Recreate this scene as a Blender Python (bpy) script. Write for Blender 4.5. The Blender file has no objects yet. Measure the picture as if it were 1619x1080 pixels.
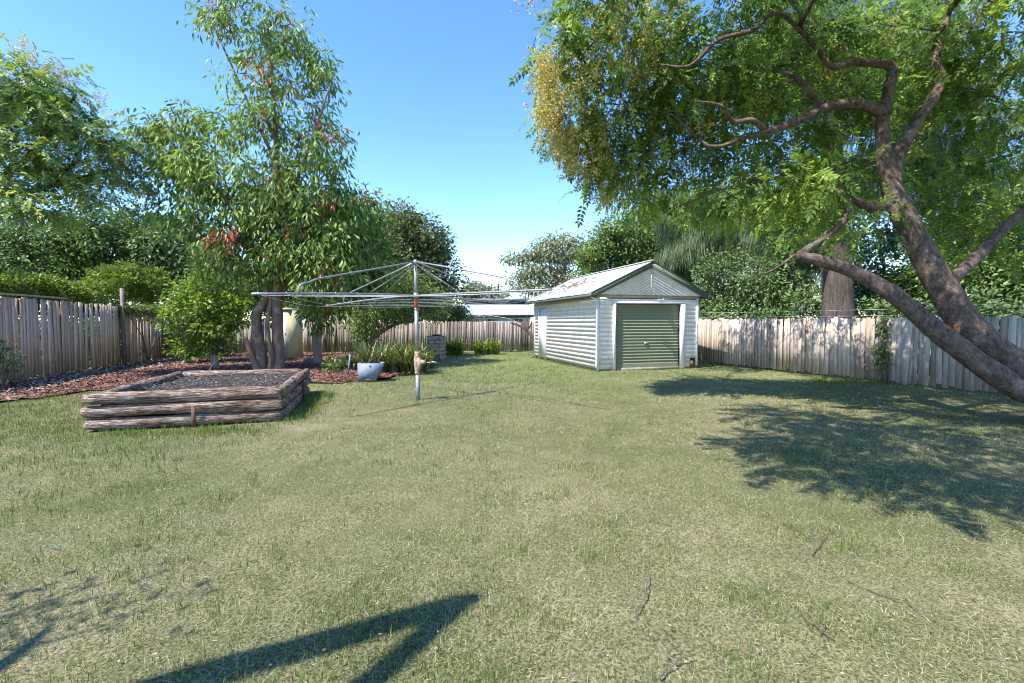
import bpy, math, random
import numpy as np
from mathutils import Vector

random.seed(7)
rng = np.random.default_rng(11)
SC = bpy.context.scene
COL = SC.collection
R = math.radians

# ------------------------------------------------------------------ camera model
F_PX, CX, CY, H_CAM = 735.0, 809.5, 540.0, 1.5
PITCH = math.atan(30.0 / F_PX)
CAM = np.array([0.0, 0.0, H_CAM])


def at(px, py, Y):
    """point seen at photo pixel (px,py) at forward distance Y"""
    u, v = (px - CX) / F_PX, (CY - py) / F_PX
    d = np.array([u, math.cos(PITCH) + v * math.sin(PITCH), -math.sin(PITCH) + v * math.cos(PITCH)])
    return CAM + d * (Y / d[1])


def gnd(px, py, z=0.0):
    u, v = (px - CX) / F_PX, (CY - py) / F_PX
    d = np.array([u, math.cos(PITCH) + v * math.sin(PITCH), -math.sin(PITCH) + v * math.cos(PITCH)])
    return CAM + d * ((z - H_CAM) / d[2])


# ------------------------------------------------------------------ materials
def new_mat(name):
    m = bpy.data.materials.new(name)
    m.use_nodes = True
    nt = m.node_tree
    for n in list(nt.nodes):
        nt.nodes.remove(n)
    return m, nt


def N(nt, t, **kw):
    n = nt.nodes.new(t)
    for k, v in kw.items():
        if k in n.inputs:
            n.inputs[k].default_value = v
        else:
            setattr(n, k, v)
    return n


def ramp(nt, stops, fac):
    r = nt.nodes.new('ShaderNodeValToRGB')
    cr = r.color_ramp
    while len(cr.elements) < len(stops):
        cr.elements.new(0.5)
    for e, (p, c) in zip(cr.elements, stops):
        e.position = p
        e.color = (c[0], c[1], c[2], 1)
    nt.links.new(fac, r.inputs[0])
    return r.outputs[0]


def mixc(nt, a, b, fac, mode='MIX'):
    n = nt.nodes.new('ShaderNodeMix')
    n.data_type = 'RGBA'
    n.blend_type = mode
    for idx, val in ((0, fac), (6, a), (7, b)):
        if hasattr(val, 'links') or hasattr(val, 'is_linked'):
            nt.links.new(val, n.inputs[idx])
        elif idx == 0:
            n.inputs[0].default_value = val
        else:
            n.inputs[idx].default_value = (val[0], val[1], val[2], 1)
    return n.outputs[2]


def coords(nt, scale=(1, 1, 1)):
    tc = nt.nodes.new('ShaderNodeTexCoord')
    mp = nt.nodes.new('ShaderNodeMapping')
    mp.inputs['Scale'].default_value = scale
    nt.links.new(tc.outputs['Object'], mp.inputs[0])
    return mp.outputs[0]


def noise(nt, vec, scale, detail=4, rough=0.6):
    n = nt.nodes.new('ShaderNodeTexNoise')
    n.inputs['Scale'].default_value = scale
    n.inputs['Detail'].default_value = detail
    n.inputs['Roughness'].default_value = rough
    nt.links.new(vec, n.inputs['Vector'])
    return n.outputs['Fac']


def finish(m, nt, col, rough=0.8, bump=None, bump_str=0.4, bump_dist=0.01, metal=0.0, spec=0.3):
    b = nt.nodes.new('ShaderNodeBsdfPrincipled')
    o = nt.nodes.new('ShaderNodeOutputMaterial')
    if hasattr(col, 'is_linked'):
        nt.links.new(col, b.inputs['Base Color'])
    else:
        b.inputs['Base Color'].default_value = (col[0], col[1], col[2], 1)
    b.inputs['Roughness'].default_value = rough
    b.inputs['Metallic'].default_value = metal
    b.inputs['Specular IOR Level'].default_value = spec
    if bump is not None:
        bp = nt.nodes.new('ShaderNodeBump')
        bp.inputs['Strength'].default_value = bump_str
        bp.inputs['Distance'].default_value = bump_dist
        nt.links.new(bump, bp.inputs['Height'])
        nt.links.new(bp.outputs[0], b.inputs['Normal'])
    nt.links.new(b.outputs[0], o.inputs[0])
    return b


def simple_mat(name, c1, c2=None, scale=6.0, rough=0.7, stretch=(1, 1, 1), bump_str=0.2, bump_dist=0.006, metal=0.0, spec=0.3, lo=0.35, hi=0.68):
    m, nt = new_mat(name)
    c2 = c2 or tuple(x * 0.8 for x in c1)
    v = coords(nt, stretch)
    n = noise(nt, v, scale, 6, 0.65)
    c = ramp(nt, [(lo, c2), (hi, c1)], n)
    finish(m, nt, c, rough, n, bump_str, bump_dist, metal, spec)
    return m


def tint_attr(nt):
    a = nt.nodes.new('ShaderNodeAttribute')
    a.attribute_name = 'tint'
    return a.outputs['Fac']


def leaf_mat(name, stops, rough=0.42, trans=0.3, tcol=(1.25, 1.3, 0.55), spec=0.45, gain=1.0, warm=1.0):
    m, nt = new_mat(name)
    stops = [(p, (c[0] * gain * warm, c[1] * gain, c[2] * gain)) for p, c in stops]
    c = ramp(nt, stops, tint_attr(nt))
    b = nt.nodes.new('ShaderNodeBsdfPrincipled')
    nt.links.new(c, b.inputs['Base Color'])
    b.inputs['Roughness'].default_value = rough
    b.inputs['Specular IOR Level'].default_value = spec * .7
    t = nt.nodes.new('ShaderNodeBsdfTranslucent')
    tc = mixc(nt, c, tcol, 1.0, 'MULTIPLY')
    nt.links.new(tc, t.inputs[0])
    mx = nt.nodes.new('ShaderNodeMixShader')
    mx.inputs[0].default_value = trans
    nt.links.new(b.outputs[0], mx.inputs[1])
    nt.links.new(t.outputs[0], mx.inputs[2])
    o = nt.nodes.new('ShaderNodeOutputMaterial')
    nt.links.new(mx.outputs[0], o.inputs[0])
    return m


def wood_mat(name, stops, grain=(14, 14, 0.7), grain_col=(0.6, 0.55, 0.5), bump_str=0.5, stain=(0.35, 0.30, 0.27), stain_amt=0.5):
    """weathered boards: per-board tint, fine grain along z, streaky stains"""
    m, nt = new_mat(name)
    c = ramp(nt, stops, tint_attr(nt))
    v = coords(nt, grain)
    n = noise(nt, v, 4.0, 8, 0.7)
    g = ramp(nt, [(0.30, grain_col), (0.62, (1.05, 1.05, 1.05))], n)
    c = mixc(nt, c, g, 0.85, 'MULTIPLY')
    v2 = coords(nt, (3.0, 3.0, 0.55))
    n2 = noise(nt, v2, 2.2, 4, 0.6)
    s = ramp(nt, [(0.52, (1, 1, 1)), (0.72, stain)], n2)
    c = mixc(nt, c, s, stain_amt, 'MULTIPLY')
    finish(m, nt, c, 0.9, n, bump_str, 0.006, 0, 0.15)
    return m


def bark_mat(name, c1, c2, scale=7.0, stretch=(1, 1, 0.3), bump=0.9, dist=0.03, c3=None):
    m, nt = new_mat(name)
    v = coords(nt, stretch)
    n = noise(nt, v, scale, 8, 0.7)
    vo = nt.nodes.new('ShaderNodeTexVoronoi')
    vo.feature = 'DISTANCE_TO_EDGE'
    vo.inputs['Scale'].default_value = scale * 3.2
    dn = nt.nodes.new('ShaderNodeTexNoise')
    dn.inputs['Scale'].default_value = scale * 2
    nt.links.new(v, dn.inputs['Vector'])
    dm = mixc(nt, v, dn.outputs['Color'], 0.12, 'ADD')
    nt.links.new(dm, vo.inputs['Vector'])
    e = ramp(nt, [(0.0, (0.5, 0.46, 0.44)), (0.22, (1, 1, 1))], vo.outputs['Distance'])
    c = ramp(nt, [(0.32, c2), (0.66, c1)], n)
    c = mixc(nt, c, e, 0.75, 'MULTIPLY')
    if c3:
        n3 = noise(nt, coords(nt), 3.0, 5, 0.6)
        f3 = ramp(nt, [(0.56, (0, 0, 0)), (0.66, (.6, .6, .6))], n3)
        c = mixc(nt, c, c3, f3)
    add = nt.nodes.new('ShaderNodeMath')
    add.operation = 'MULTIPLY_ADD'
    nt.links.new(vo.outputs['Distance'], add.inputs[0])
    add.inputs[1].default_value = 1.2
    nt.links.new(n, add.inputs[2])
    finish(m, nt, c, 0.92, add.outputs[0], bump, dist, 0, 0.15)
    return m


# ------------------------------------------------------------------ mesh building
OFF = {}


class MB:
    def __init__(self):
        self.v, self.loops, self.cnt, self.t, self.nv = [], [], [], [], 0

    def add(self, V, Fc, tint=None):
        V = np.asarray(V, float).reshape(-1, 3)
        if isinstance(Fc, np.ndarray):
            self.loops.append((Fc + self.nv).ravel())
            self.cnt.append(np.full(len(Fc), Fc.shape[1]))
            nf = len(Fc)
        else:
            nf = len(Fc)
            self.loops.append(np.array([i + self.nv for f in Fc for i in f]))
            self.cnt.append(np.array([len(f) for f in Fc]))
        if tint is None:
            tint = 0.5
        self.t.append(np.broadcast_to(np.asarray(tint, float), (nf,)).copy())
        self.v.append(V)
        self.nv += len(V)
        return self

    def box(self, c, s, rot=None, tint=None, taper=None):
        """c centre, s full sizes, rot 3x3"""
        x, y, z = np.array(s) / 2.0
        V = np.array([[-x, -y, -z], [x, -y, -z], [x, y, -z], [-x, y, -z], [-x, -y, z], [x, -y, z], [x, y, z], [-x, y, z]])
        if rot is not None:
            V = V @ np.asarray(rot).T
        Fc = np.array([[0, 3, 2, 1], [4, 5, 6, 7], [0, 1, 5, 4], [1, 2, 6, 5], [2, 3, 7, 6], [3, 0, 4, 7]])
        return self.add(V + np.array(c), Fc, tint)

    def tube(self, pts, radii, sides=8, tint=None, cap=True, wob=0.0, jag=None):
        P = np.asarray(pts, float)
        n = len(P)
        r = np.broadcast_to(np.asarray(radii, float), (n,))
        T = np.gradient(P, axis=0)
        T /= np.linalg.norm(T, axis=1)[:, None] + 1e-9
        a = np.array([0, 0, 1.0]) if abs(T[0][2]) < 0.9 else np.array([1.0, 0, 0])
        U = np.cross(T[0], a)
        U /= np.linalg.norm(U)
        rings = []
        ang = np.arange(sides) / sides * 2 * math.pi
        for i in range(n):
            U = U - T[i] * U.dot(T[i])
            U /= np.linalg.norm(U) + 1e-9
            W = np.cross(T[i], U)
            rr = r[i] * (1 + (rng.normal(0, wob, sides) if wob else 0))
            rings.append(P[i] + (np.cos(ang) * rr)[:, None] * U + (np.sin(ang) * rr)[:, None] * W)
        V = np.concatenate(rings)
        i = np.arange(n - 1)[:, None] * sides
        j = np.arange(sides)[None, :]
        j2 = (j + 1) % sides
        Fc = np.stack([i + j, i + j2, i + sides + j2, i + sides + j], -1).reshape(-1, 4)
        self.add(V, Fc, tint)
        if cap:
            b = self.nv - len(V)
            for ring, flip in ((0, True), (n - 1, False)):
                idx = list(range(b + ring * sides, b + ring * sides + sides))
                if flip:
                    idx = idx[::-1]
                self.loops.append(np.array(idx))
                self.cnt.append(np.array([sides]))
                self.t.append(np.array([0.5 if tint is None else float(np.mean(tint))]))
        return self

    def inst(self, TV, TF, pos, M, scale, tint):
        n, k = len(pos), len(TV)
        if n == 0:
            return self
        V = np.einsum('nij,kj->nki', M, TV) * np.asarray(scale).reshape(-1, 1, 1) + pos[:, None, :]
        Fc = (TF[None] + (np.arange(n) * k)[:, None, None]).reshape(-1, TF.shape[1])
        return self.add(V.reshape(-1, 3), Fc, np.repeat(tint, len(TF)))

    def build(self, name, mat, parent=None, smooth=False, local=False):
        me = bpy.data.meshes.new(name)
        V = np.concatenate(self.v) if self.v else np.zeros((0, 3))
        o = bpy.data.objects.new(name, me)
        off = np.zeros(3)
        if parent is not None:
            o.parent = parent
            off = OFF.get(parent.name, np.zeros(3))
            if local:
                off = np.zeros(3)
        OFF[o.name] = off
        V = V - off
        L = np.concatenate(self.loops).astype(np.int32)
        C = np.concatenate(self.cnt).astype(np.int32)
        me.vertices.add(len(V))
        me.vertices.foreach_set('co', V.astype(np.float32).ravel())
        me.loops.add(len(L))
        me.loops.foreach_set('vertex_index', L)
        me.polygons.add(len(C))
        st = np.zeros(len(C), np.int32)
        st[1:] = np.cumsum(C)[:-1]
        me.polygons.foreach_set('loop_start', st)
        a = me.attributes.new('tint', 'FLOAT', 'FACE')
        a.data.foreach_set('value', np.concatenate(self.t).astype(np.float32))
        if smooth:
            me.polygons.foreach_set('use_smooth', np.ones(len(C), bool))
        me.update(calc_edges=True)
        me.validate()
        if mat:
            me.materials.append(mat)
        COL.objects.link(o)
        return o


def tag(o, label, cat, group=None):
    o['label'] = label
    o['category'] = cat
    if group:
        o['group'] = group
    return o


def thing(name, label, cat, loc, rotz=0.0, group=None):
    o = bpy.data.objects.new(name, None)
    o.empty_display_size = 0.2
    COL.objects.link(o)
    o.location = [float(x) for x in loc]
    o.rotation_euler = (0, 0, rotz)
    OFF[o.name] = np.array(loc, float)
    return tag(o, label, cat, group)


def norm(a):
    return a / (np.linalg.norm(a, axis=-1, keepdims=True) + 1e-9)


def frames(d, up):
    """rotation matrices with local +Y along d, +Z near up"""
    y = norm(d)
    x = norm(np.cross(y, up))
    z = np.cross(x, y)
    return np.stack([x, y, z], -1)


# leaf templates: +Y length, X width, Z normal
LEAF_V = np.array([[0, 0, 0], [0.26, 0.45, 0.07], [0, 1, -0.08], [-0.26, 0.45, 0.07]], float)
LEAF_F = np.array([[0, 1, 2], [0, 2, 3]])
LONG_V = np.array([[0, 0, 0], [0.14, 0.3, 0.05], [0.125, 0.65, 0.0], [0, 1, -0.16], [-0.125, 0.65, 0.0], [-0.14, 0.3, 0.05], [0, 0.5, -0.03]], float)
LONG_F = np.array([[0, 1, 6], [1, 2, 6], [2, 3, 6], [3, 4, 6], [4, 5, 6], [5, 0, 6]])


def pinnate(npairs=5, leaflet=0.34, droop=0.25):
    V, Fc = [], []
    k = 0

    def add(base, d, L, w):
        nonlocal k
        d = d / np.linalg.norm(d)
        s = np.cross(d, np.array([0, 0, 1.0]))
        s /= np.linalg.norm(s)
        V.extend([base, base + d * L * 0.42 + s * w, base + d * L + np.array([0, 0, -0.12 * L]), base + d * L * 0.42 - s * w])
        Fc.extend([[k, k + 1, k + 2], [k, k + 2, k + 3]])
        k += 4

    for i in range(npairs):
        t = 0.18 + 0.72 * i / (npairs - 1)
        p = np.array([0, t, -droop * t * t])
        L = leaflet * (1.0 - 0.35 * abs(t - 0.5))
        for sgn in (-1, 1):
            q = np.random.default_rng(npairs * 100 + i * 2 + sgn)
            add(p, np.array([sgn * 0.85, 0.55 + q.normal(0, .18), -0.25 + q.normal(0, .2)]), L * q.uniform(.75, 1.15), L * q.uniform(.19, .27))
    add(np.array([0, 0.93, -droop * 0.9]), np.array([0, 1, -0.4]), leaflet, leaflet * 0.24)
    # rachis
    V.extend([np.array([-0.008, 0, 0]), np.array([0.008, 0, 0]), np.array([0.005, 0.95, -droop * 0.9])])
    Fc.append([k, k + 1, k + 2])
    return np.array(V), np.array(Fc)


PINS = [pinnate(5, .34, .25), pinnate(6, .27, .4), pinnate(4, .36, .1), pinnate(7, .22, .3)]
PIN_V, PIN_F = PINS[0]


def strandtpl():
    V, Fc = [], []
    k = 0
    r = np.random.default_rng(3)
    for s in range(10):
        b = np.array([r.normal(0, .16), 0.0, r.normal(0, .16)])
        L = r.uniform(0.6, 1.0)
        w = 0.008
        pts = [b + np.array([r.normal(0, .02), L * q, r.normal(0, .02)]) for q in (0, .5, 1)]
        for p in pts:
            V.extend([p + np.array([w, 0, 0]), p - np.array([w, 0, 0])])
        Fc.extend([[k, k + 1, k + 3, k + 2], [k + 2, k + 3, k + 5, k + 4]])
        k += 6
    return np.array(V), np.array(Fc)


STR_V, STR_F = strandtpl()
TPL = {'leaf': (LEAF_V, LEAF_F), 'long': (LONG_V, LONG_F), 'pin': (PIN_V, PIN_F), 'strand': (STR_V, STR_F)}


def Bp(px, py, Y, rx, ry, rd, n):
    """ellipsoid seen at a pixel: pixel radii rx, ry; depth radius rd in metres; n clumps"""
    k = Y / F_PX
    return (at(px, py, Y), np.array([rx * k, rd, ry * k]), n)


def ellip_pts(c, r, n, shell=2.2):
    d = norm(rng.normal(size=(n, 3)))
    q = rng.random(n) ** (1 / shell)
    return c + d * q[:, None] * r, d


def leaves_at(mb, centres, outs, spec):
    tpl, size, per, cr = spec['tpl'], spec['size'], spec['per'], spec['cr']
    droop = spec.get('droop', 0.3)
    flat = spec.get('flat', 0.75)
    n = len(centres)
    per_c = np.maximum(1, (per * rng.uniform(0.5, 1.4, n)).astype(int))
    C = np.repeat(centres, per_c, 0)
    O = np.repeat(outs, per_c, 0)
    crr = np.repeat(cr * rng.uniform(0.65, 1.3, n), per_c)
    m = len(C)
    d = rng.normal(size=(m, 3))
    d = norm(d) * (rng.random(m) ** 0.5)[:, None]
    d[:, 2] *= flat
    pos = C + d * crr[:, None]
    direc = norm(d) * 0.7 + O * 0.35 + rng.normal(0, 0.45, (m, 3))
    direc = norm(direc)
    direc[:, 2] -= droop * rng.uniform(0.6, 1.4, m)
    up = np.array([0, 0, 1.0]) + rng.normal(0, spec.get('tw', 0.45), (m, 3))
    M = frames(direc, up)
    sc = size * rng.uniform(0.65, 1.25, m)
    ct = np.repeat(rng.normal(0, 0.14, n), per_c)
    tint = np.clip(spec.get('t0', 0.45) + ct + rng.normal(0, 0.16, m), 0, 0.9)
    if spec.get('rare', 0) > 0:
        rc = np.repeat(rng.random(n) < spec['rare'], per_c) & (rng.random(m) < 0.75)
        tint[rc] = rng.uniform(0.95, 1.0, rc.sum())
    if tpl == 'pin':
        sc = sc * rng.uniform(.7, 1.25, m)
        pick = rng.integers(0, len(PINS), m)
        for q, (V, Fc) in enumerate(PINS):
            kq = pick == q
            mb.inst(V, Fc, pos[kq], M[kq], sc[kq], tint[kq])
        return
    V, Fc = TPL[tpl]
    mb.inst(V, Fc, pos, M, sc, tint)


def smooth_path(pts, sub=5):
    """Catmull-Rom through (x,y,z,r) control points"""
    P = np.asarray(pts, float)
    if len(P) < 3:
        t = np.linspace(0, 1, sub + 1)[:, None]
        return P[0] * (1 - t) + P[-1] * t
    Q = np.vstack([2 * P[0] - P[1], P, 2 * P[-1] - P[-2]])
    out = []
    for i in range(1, len(Q) - 2):
        p0, p1, p2, p3 = Q[i - 1], Q[i], Q[i + 1], Q[i + 2]
        for t in np.arange(sub) / sub:
            out.append(0.5 * (2 * p1 + (p2 - p0) * t + (2 * p0 - 5 * p1 + 4 * p2 - p3) * t * t + (3 * p1 - p0 - 3 * p2 + p3) * t ** 3))
    out.append(Q[-2])
    out = np.array(out)
    out[:, 3] = np.maximum(out[:, 3], 0.003)
    return out


def limb(mb, pts, sides=9, wob=0.03, sub=5, jit=0.0):
    S = smooth_path(pts, sub)
    if jit:
        S[1:-1, :3] += rng.normal(0, jit, (len(S) - 2, 3))
    mb.tube(S[:, :3], S[:, 3], sides, wob=wob)
    return S


def tree(name, label, cat, base, limbs, blobs, spec, bark, leafm, group=None, twig_r=0.018, connect=True, wob=0.03, sides=9,
         branch_jit=0.0, extra=None, maxlen=99):
    root = thing(name, label, cat, base, group=group)
    tb = MB()
    nodes = []
    for L in limbs:
        S = limb(tb, L, sides, wob)
        nodes.append(S[len(S) // 4:] if len(limbs) == 1 else S[1:])
    nodes = np.concatenate(nodes)
    cs, os_ = [], []
    for c, r, n in blobs:
        p, d = ellip_pts(c, r, n)
        p = p[p[:, 2] > 0.12]
        d = d[:len(p)]
        cs.append(p)
        os_.append(norm(p - c))
    cs, os_ = np.concatenate(cs), np.concatenate(os_)
    if connect:
        nd = nodes[:, :3].copy()
        dist0 = np.array([np.min(np.linalg.norm(nd - c, axis=1)) for c in cs])
        for ci in np.argsort(dist0):
            c = cs[ci]
            dd = np.linalg.norm(nd - c, axis=1) + 0.6 * np.maximum(0, nd[:, 2] - c[2])
            k = int(np.argmin(dd))
            a = nd[k]
            L = np.linalg.norm(c - a)
            if L < 0.12 or L > maxlen:
                continue
            mid = (a + c) / 2 + rng.normal(0, 0.09 * L, 3) + np.array([0, 0, 0.06 * L])
            r0 = min(twig_r * (0.5 + 0.55 * L), twig_r * 2.2)
            S = limb(tb, [(*a, r0), (*mid, r0 * 0.7), (*c, r0 * 0.3)], 5, 0.0, 3)
            nd = np.vstack([nd, S[1:, :3]])
    tb.build('trunk', bark, root, smooth=True)
    lb = MB()
    leaves_at(lb, cs, os_, spec)
    lb.build('crown', leafm, root)
    if extra:
        extra(root, cs, os_)
    return root


def shrub(name, label, cat, blobs, spec, leafm, stem_mat, group=None, stems=5, base=None):
    cx = np.mean([b[0] for b in blobs], axis=0)
    base = np.array([cx[0], cx[1], 0.0]) if base is None else np.array(base, float)
    root = thing(name, label, cat, base, group=group)
    sb = MB()
    for i in range(stems):
        c, r, n = blobs[i % len(blobs)]
        tip = c + rng.normal(0, 0.3, 3) * r
        b = base + np.array([rng.normal(0, .1), rng.normal(0, .1), 0])
        limb(sb, [(*b, 0.025), (*((b + tip) / 2 + rng.normal(0, .06, 3)), 0.018), (*tip, 0.006)], 6)
    sb.build('stem', stem_mat, root, smooth=True)
    cs, os_ = [], []
    for c, r, n in blobs:
        p, d = ellip_pts(c, r, n, 2.6)
        k = p[:, 2] > 0.05
        cs.append(p[k])
        os_.append(d[k])
    lb = MB()
    leaves_at(lb, np.concatenate(cs), np.concatenate(os_), spec)
    lb.build('foliage', leafm, root)
    return root


# ------------------------------------------------------------------ sun, sky, camera
SUN_TRAVEL = np.array([0.777, 0.629, -1.43])
SUN_TRAVEL /= np.linalg.norm(SUN_TRAVEL)
ld = bpy.data.lights.new('sun', 'SUN')
ld.energy = 3.2
ld.angle = R(0.55)
ld.color = (1.0, 0.945, 0.875)
lo = bpy.data.objects.new('sun', ld)
lo.rotation_euler = Vector(SUN_TRAVEL).to_track_quat('-Z', 'Y').to_euler()
lo.location = (-8, -6, 15)
COL.objects.link(lo)

W = bpy.data.worlds.new('World')
SC.world = W
W.use_nodes = True
wn = W.node_tree
bg = wn.nodes['Background']
sky = wn.nodes.new('ShaderNodeTexSky')
sky.sky_type = 'NISHITA'
sky.sun_disc = False
sky.sun_elevation = math.asin(-SUN_TRAVEL[2])
sky.sun_rotation = math.atan2(-SUN_TRAVEL[0], -SUN_TRAVEL[1])
sky.altitude = 0
sky.air_density = 1.0
sky.dust_density = 0.0
sky.ozone_density = 4.0
hs = wn.nodes.new('ShaderNodeHueSaturation')
hs.inputs['Saturation'].default_value = 1.2
hs.inputs['Hue'].default_value = 0.512
wn.links.new(sky.outputs[0], hs.inputs['Color'])
wn.links.new(hs.outputs[0], bg.inputs[0])
bg.inputs[1].default_value = 0.138

cd = bpy.data.cameras.new('camera')
cd.sensor_width = 36.0
cd.lens = 36.0 * F_PX / 1619.0
cd.clip_start = 0.05
cd.clip_end = 4000
co = bpy.data.objects.new('camera', cd)
co.location = CAM
co.rotation_euler = (math.pi / 2 - PITCH, 0, 0)
COL.objects.link(co)
SC.camera = co
SC.view_settings.view_transform = 'Standard'
SC.view_settings.look = 'None'
SC.view_settings.exposure = 1.72
SC.view_settings.gamma = 1.0
SC.cycles.max_bounces = 9
SC.cycles.diffuse_bounces = 6
SC.cycles.glossy_bounces = 2
SC.cycles.transmission_bounces = 6
SC.cycles.use_denoising = True
SC.cycles.filter_width = 1.0
SC.cycles.sample_clamp_indirect = 4.0
SC.cycles.caustics_reflective = False
SC.cycles.caustics_refractive = False

# ------------------------------------------------------------------ palette
M = {}
M['fence_left'] = wood_mat('weathered_pink_paling', [(0, (0.46, 0.31, 0.215)), (0.5, (0.74, 0.53, 0.385)), (1, (0.84, 0.66, 0.51))], stain_amt=.4)
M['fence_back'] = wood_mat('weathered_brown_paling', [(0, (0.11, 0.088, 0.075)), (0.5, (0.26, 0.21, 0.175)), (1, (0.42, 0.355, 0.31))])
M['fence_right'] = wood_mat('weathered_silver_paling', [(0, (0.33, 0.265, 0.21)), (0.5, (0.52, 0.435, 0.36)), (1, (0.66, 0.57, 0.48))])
M['rail'] = simple_mat('grey_rail', (0.25, 0.21, 0.18), (0.13, 0.11, 0.09), 8)
M['log'] = None
M['white_board'] = None


def painted_board(name, col, dirt=(0.62, 0.60, 0.56), amt=0.5, rough=0.55, splash=False):
    m, nt = new_mat(name)
    n = noise(nt, coords(nt, (1.2, 1.2, 1.2)), 3.0, 6, 0.65)
    d = ramp(nt, [(0.45, (1, 1, 1)), (0.78, dirt)], n)
    c = mixc(nt, col, d, amt, 'MULTIPLY')
    st = noise(nt, coords(nt, (9, 9, .6)), 2.0, 5, 0.6)
    sr = ramp(nt, [(0.55, (1, 1, 1)), (0.8, dirt)], st)
    c = mixc(nt, c, sr, amt * .8, 'MULTIPLY')
    if splash:
        sp_ = nt.nodes.new('ShaderNodeSeparateXYZ')
        nt.links.new(coords(nt), sp_.inputs[0])
        ad = nt.nodes.new('ShaderNodeMath'); ad.operation = 'MULTIPLY_ADD'
        nt.links.new(noise(nt, coords(nt, (4, 4, 1)), 3.0, 5, 0.7), ad.inputs[0]); ad.inputs[1].default_value = -.75
        nt.links.new(sp_.outputs[2], ad.inputs[2])
        sc_ = ramp(nt, [(0.0, (.50, .40, .31)), (0.06, (1, 1, 1))], ad.outputs[0])
        c = mixc(nt, c, sc_, .45, 'MULTIPLY')
    n2 = noise(nt, coords(nt, (2, 2, 30)), 6.0, 4, 0.6)
    t = ramp(nt, [(0.0, (0.93, 0.93, 0.93)), (1.0, (1.0, 1.0, 1.0))], tint_attr(nt))
    c = mixc(nt, c, t, 1.0, 'MULTIPLY')
    finish(m, nt, c, rough, n2, 0.12, 0.003)
    return m


M['white_board'] = painted_board('white_painted_weatherboard', (0.87, 0.83, 0.83), dirt=(.66, .62, .58), amt=.65, splash=True)
M['white_trim'] = painted_board('white_painted_trim', (0.85, 0.82, 0.82), amt=0.3)
M['tan_trim'] = painted_board('peeling_tan_trim', (0.52, 0.43, 0.33), dirt=(0.55, 0.5, 0.45), amt=0.8)
M['green_trim'] = painted_board('grey_green_trim', (0.125, 0.15, 0.115), amt=0.4, rough=0.5)
M['roller'] = painted_board('grey_green_roller_door', (0.205, 0.225, 0.14), dirt=(0.7, 0.72, 0.66), amt=0.5, rough=0.45)
M['roof_iron'] = painted_board('pale_corrugated_iron', (0.44, 0.47, 0.45), dirt=(0.72, 0.70, 0.66), amt=0.7, rough=0.45)
M['gal'] = simple_mat('galvanised_steel', (0.40, 0.40, 0.40), (0.24, 0.235, 0.23), 14, 0.42, metal=0.55, bump_str=0.05)
M['gal_dull'] = simple_mat('dull_galvanised_tube', (0.40, 0.39, 0.38), (0.26, 0.24, 0.22), 18, 0.5, metal=0.45, bump_str=0.08)
M['orange'] = simple_mat('orange_red_paint', (0.58, 0.10, 0.03), (0.45, 0.07, 0.02), 20, 0.5)
M['cast'] = simple_mat('rusty_cast_iron', (0.46, 0.34, 0.26), (0.22, 0.13, 0.085), 25, 0.7, bump_str=0.3)
M['wire'] = simple_mat('line_wire', (0.55, 0.55, 0.56), (0.4, 0.4, 0.4), 5, 0.5)
M['bark_grey'] = bark_mat('grey_brown_bark', (0.36, 0.26, 0.19), (0.17, 0.115, 0.08), 9, c3=(0.42, 0.34, 0.27))
M['bark_brown'] = bark_mat('ridged_brown_bark', (0.50, 0.37, 0.285), (0.11, 0.075, 0.057), 13, (1, 1, 0.6), 1.0, 0.06, c3=(0.44, 0.39, 0.35))
M['bark_dark'] = bark_mat('dark_bark', (0.13, 0.10, 0.08), (0.06, 0.045, 0.035), 8)
M['bark_pine'] = bark_mat('furrowed_bark', (0.25, 0.20, 0.165), (0.09, 0.07, 0.055), 10, (1, 1, 0.18), 1.0, 0.05)
M['bark_pale'] = bark_mat('pale_gum_bark', (0.42, 0.35, 0.28), (0.25, 0.19, 0.15), 4)
M['stem'] = simple_mat('thin_stem', (0.20, 0.15, 0.10), (0.11, 0.08, 0.055), 12)
G = lambda r, g, b: (r, g, b)
M['lf_avo'] = leaf_mat('drooping_leaf', [(0, G(.024, .045, .012)), (.45, G(.065, .115, .028)), (.8, G(.125, .19, .045)), (.93, G(.13, .20, .05)), (.96, G(.13, .035, .03)), (1, G(.20, .075, .035))], 0.42, 0.34, spec=0.35, gain=2.1, warm=1.15)
M['lf_gold'] = leaf_mat('pinnate_leaf', [(0, G(.022, .045, .014)), (.45, G(.056, .105, .028)), (.8, G(.12, .20, .04)), (.94, G(.17, .25, .05)), (1, G(.3, .24, .05))], 0.42, 0.5, spec=0.35, gain=2.25, warm=1.22)
M['lf_goldl'] = leaf_mat('pinnate_leaf_dark', [(0, G(.024, .050, .016)), (.5, G(.058, .115, .03)), (.85, G(.125, .19, .045)), (1, G(.2, .2, .05))], 0.45, 0.3, spec=0.4, gain=2.5, warm=1.3)
M['lf_dark'] = leaf_mat('dark_evergreen_leaf', [(0, G(.016, .034, .014)), (.5, G(.042, .080, .028)), (.9, G(.085, .145, .045)), (1, G(.12, .17, .06))], 0.5, 0.25, gain=2.5, warm=1.25)
M['lf_mid'] = leaf_mat('mid_green_leaf', [(0, G(.026, .046, .014)), (.5, G(.068, .112, .03)), (.9, G(.135, .20, .05)), (1, G(.17, .20, .06))], 0.48, 0.28, gain=2.1, warm=1.1)
M['lf_olive'] = leaf_mat('olive_leaf', [(0, G(.045, .055, .02)), (.5, G(.105, .125, .04)), (.9, G(.19, .20, .07)), (1, G(.24, .22, .09))], 0.5, 0.25, gain=1.3, warm=0.95)
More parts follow.
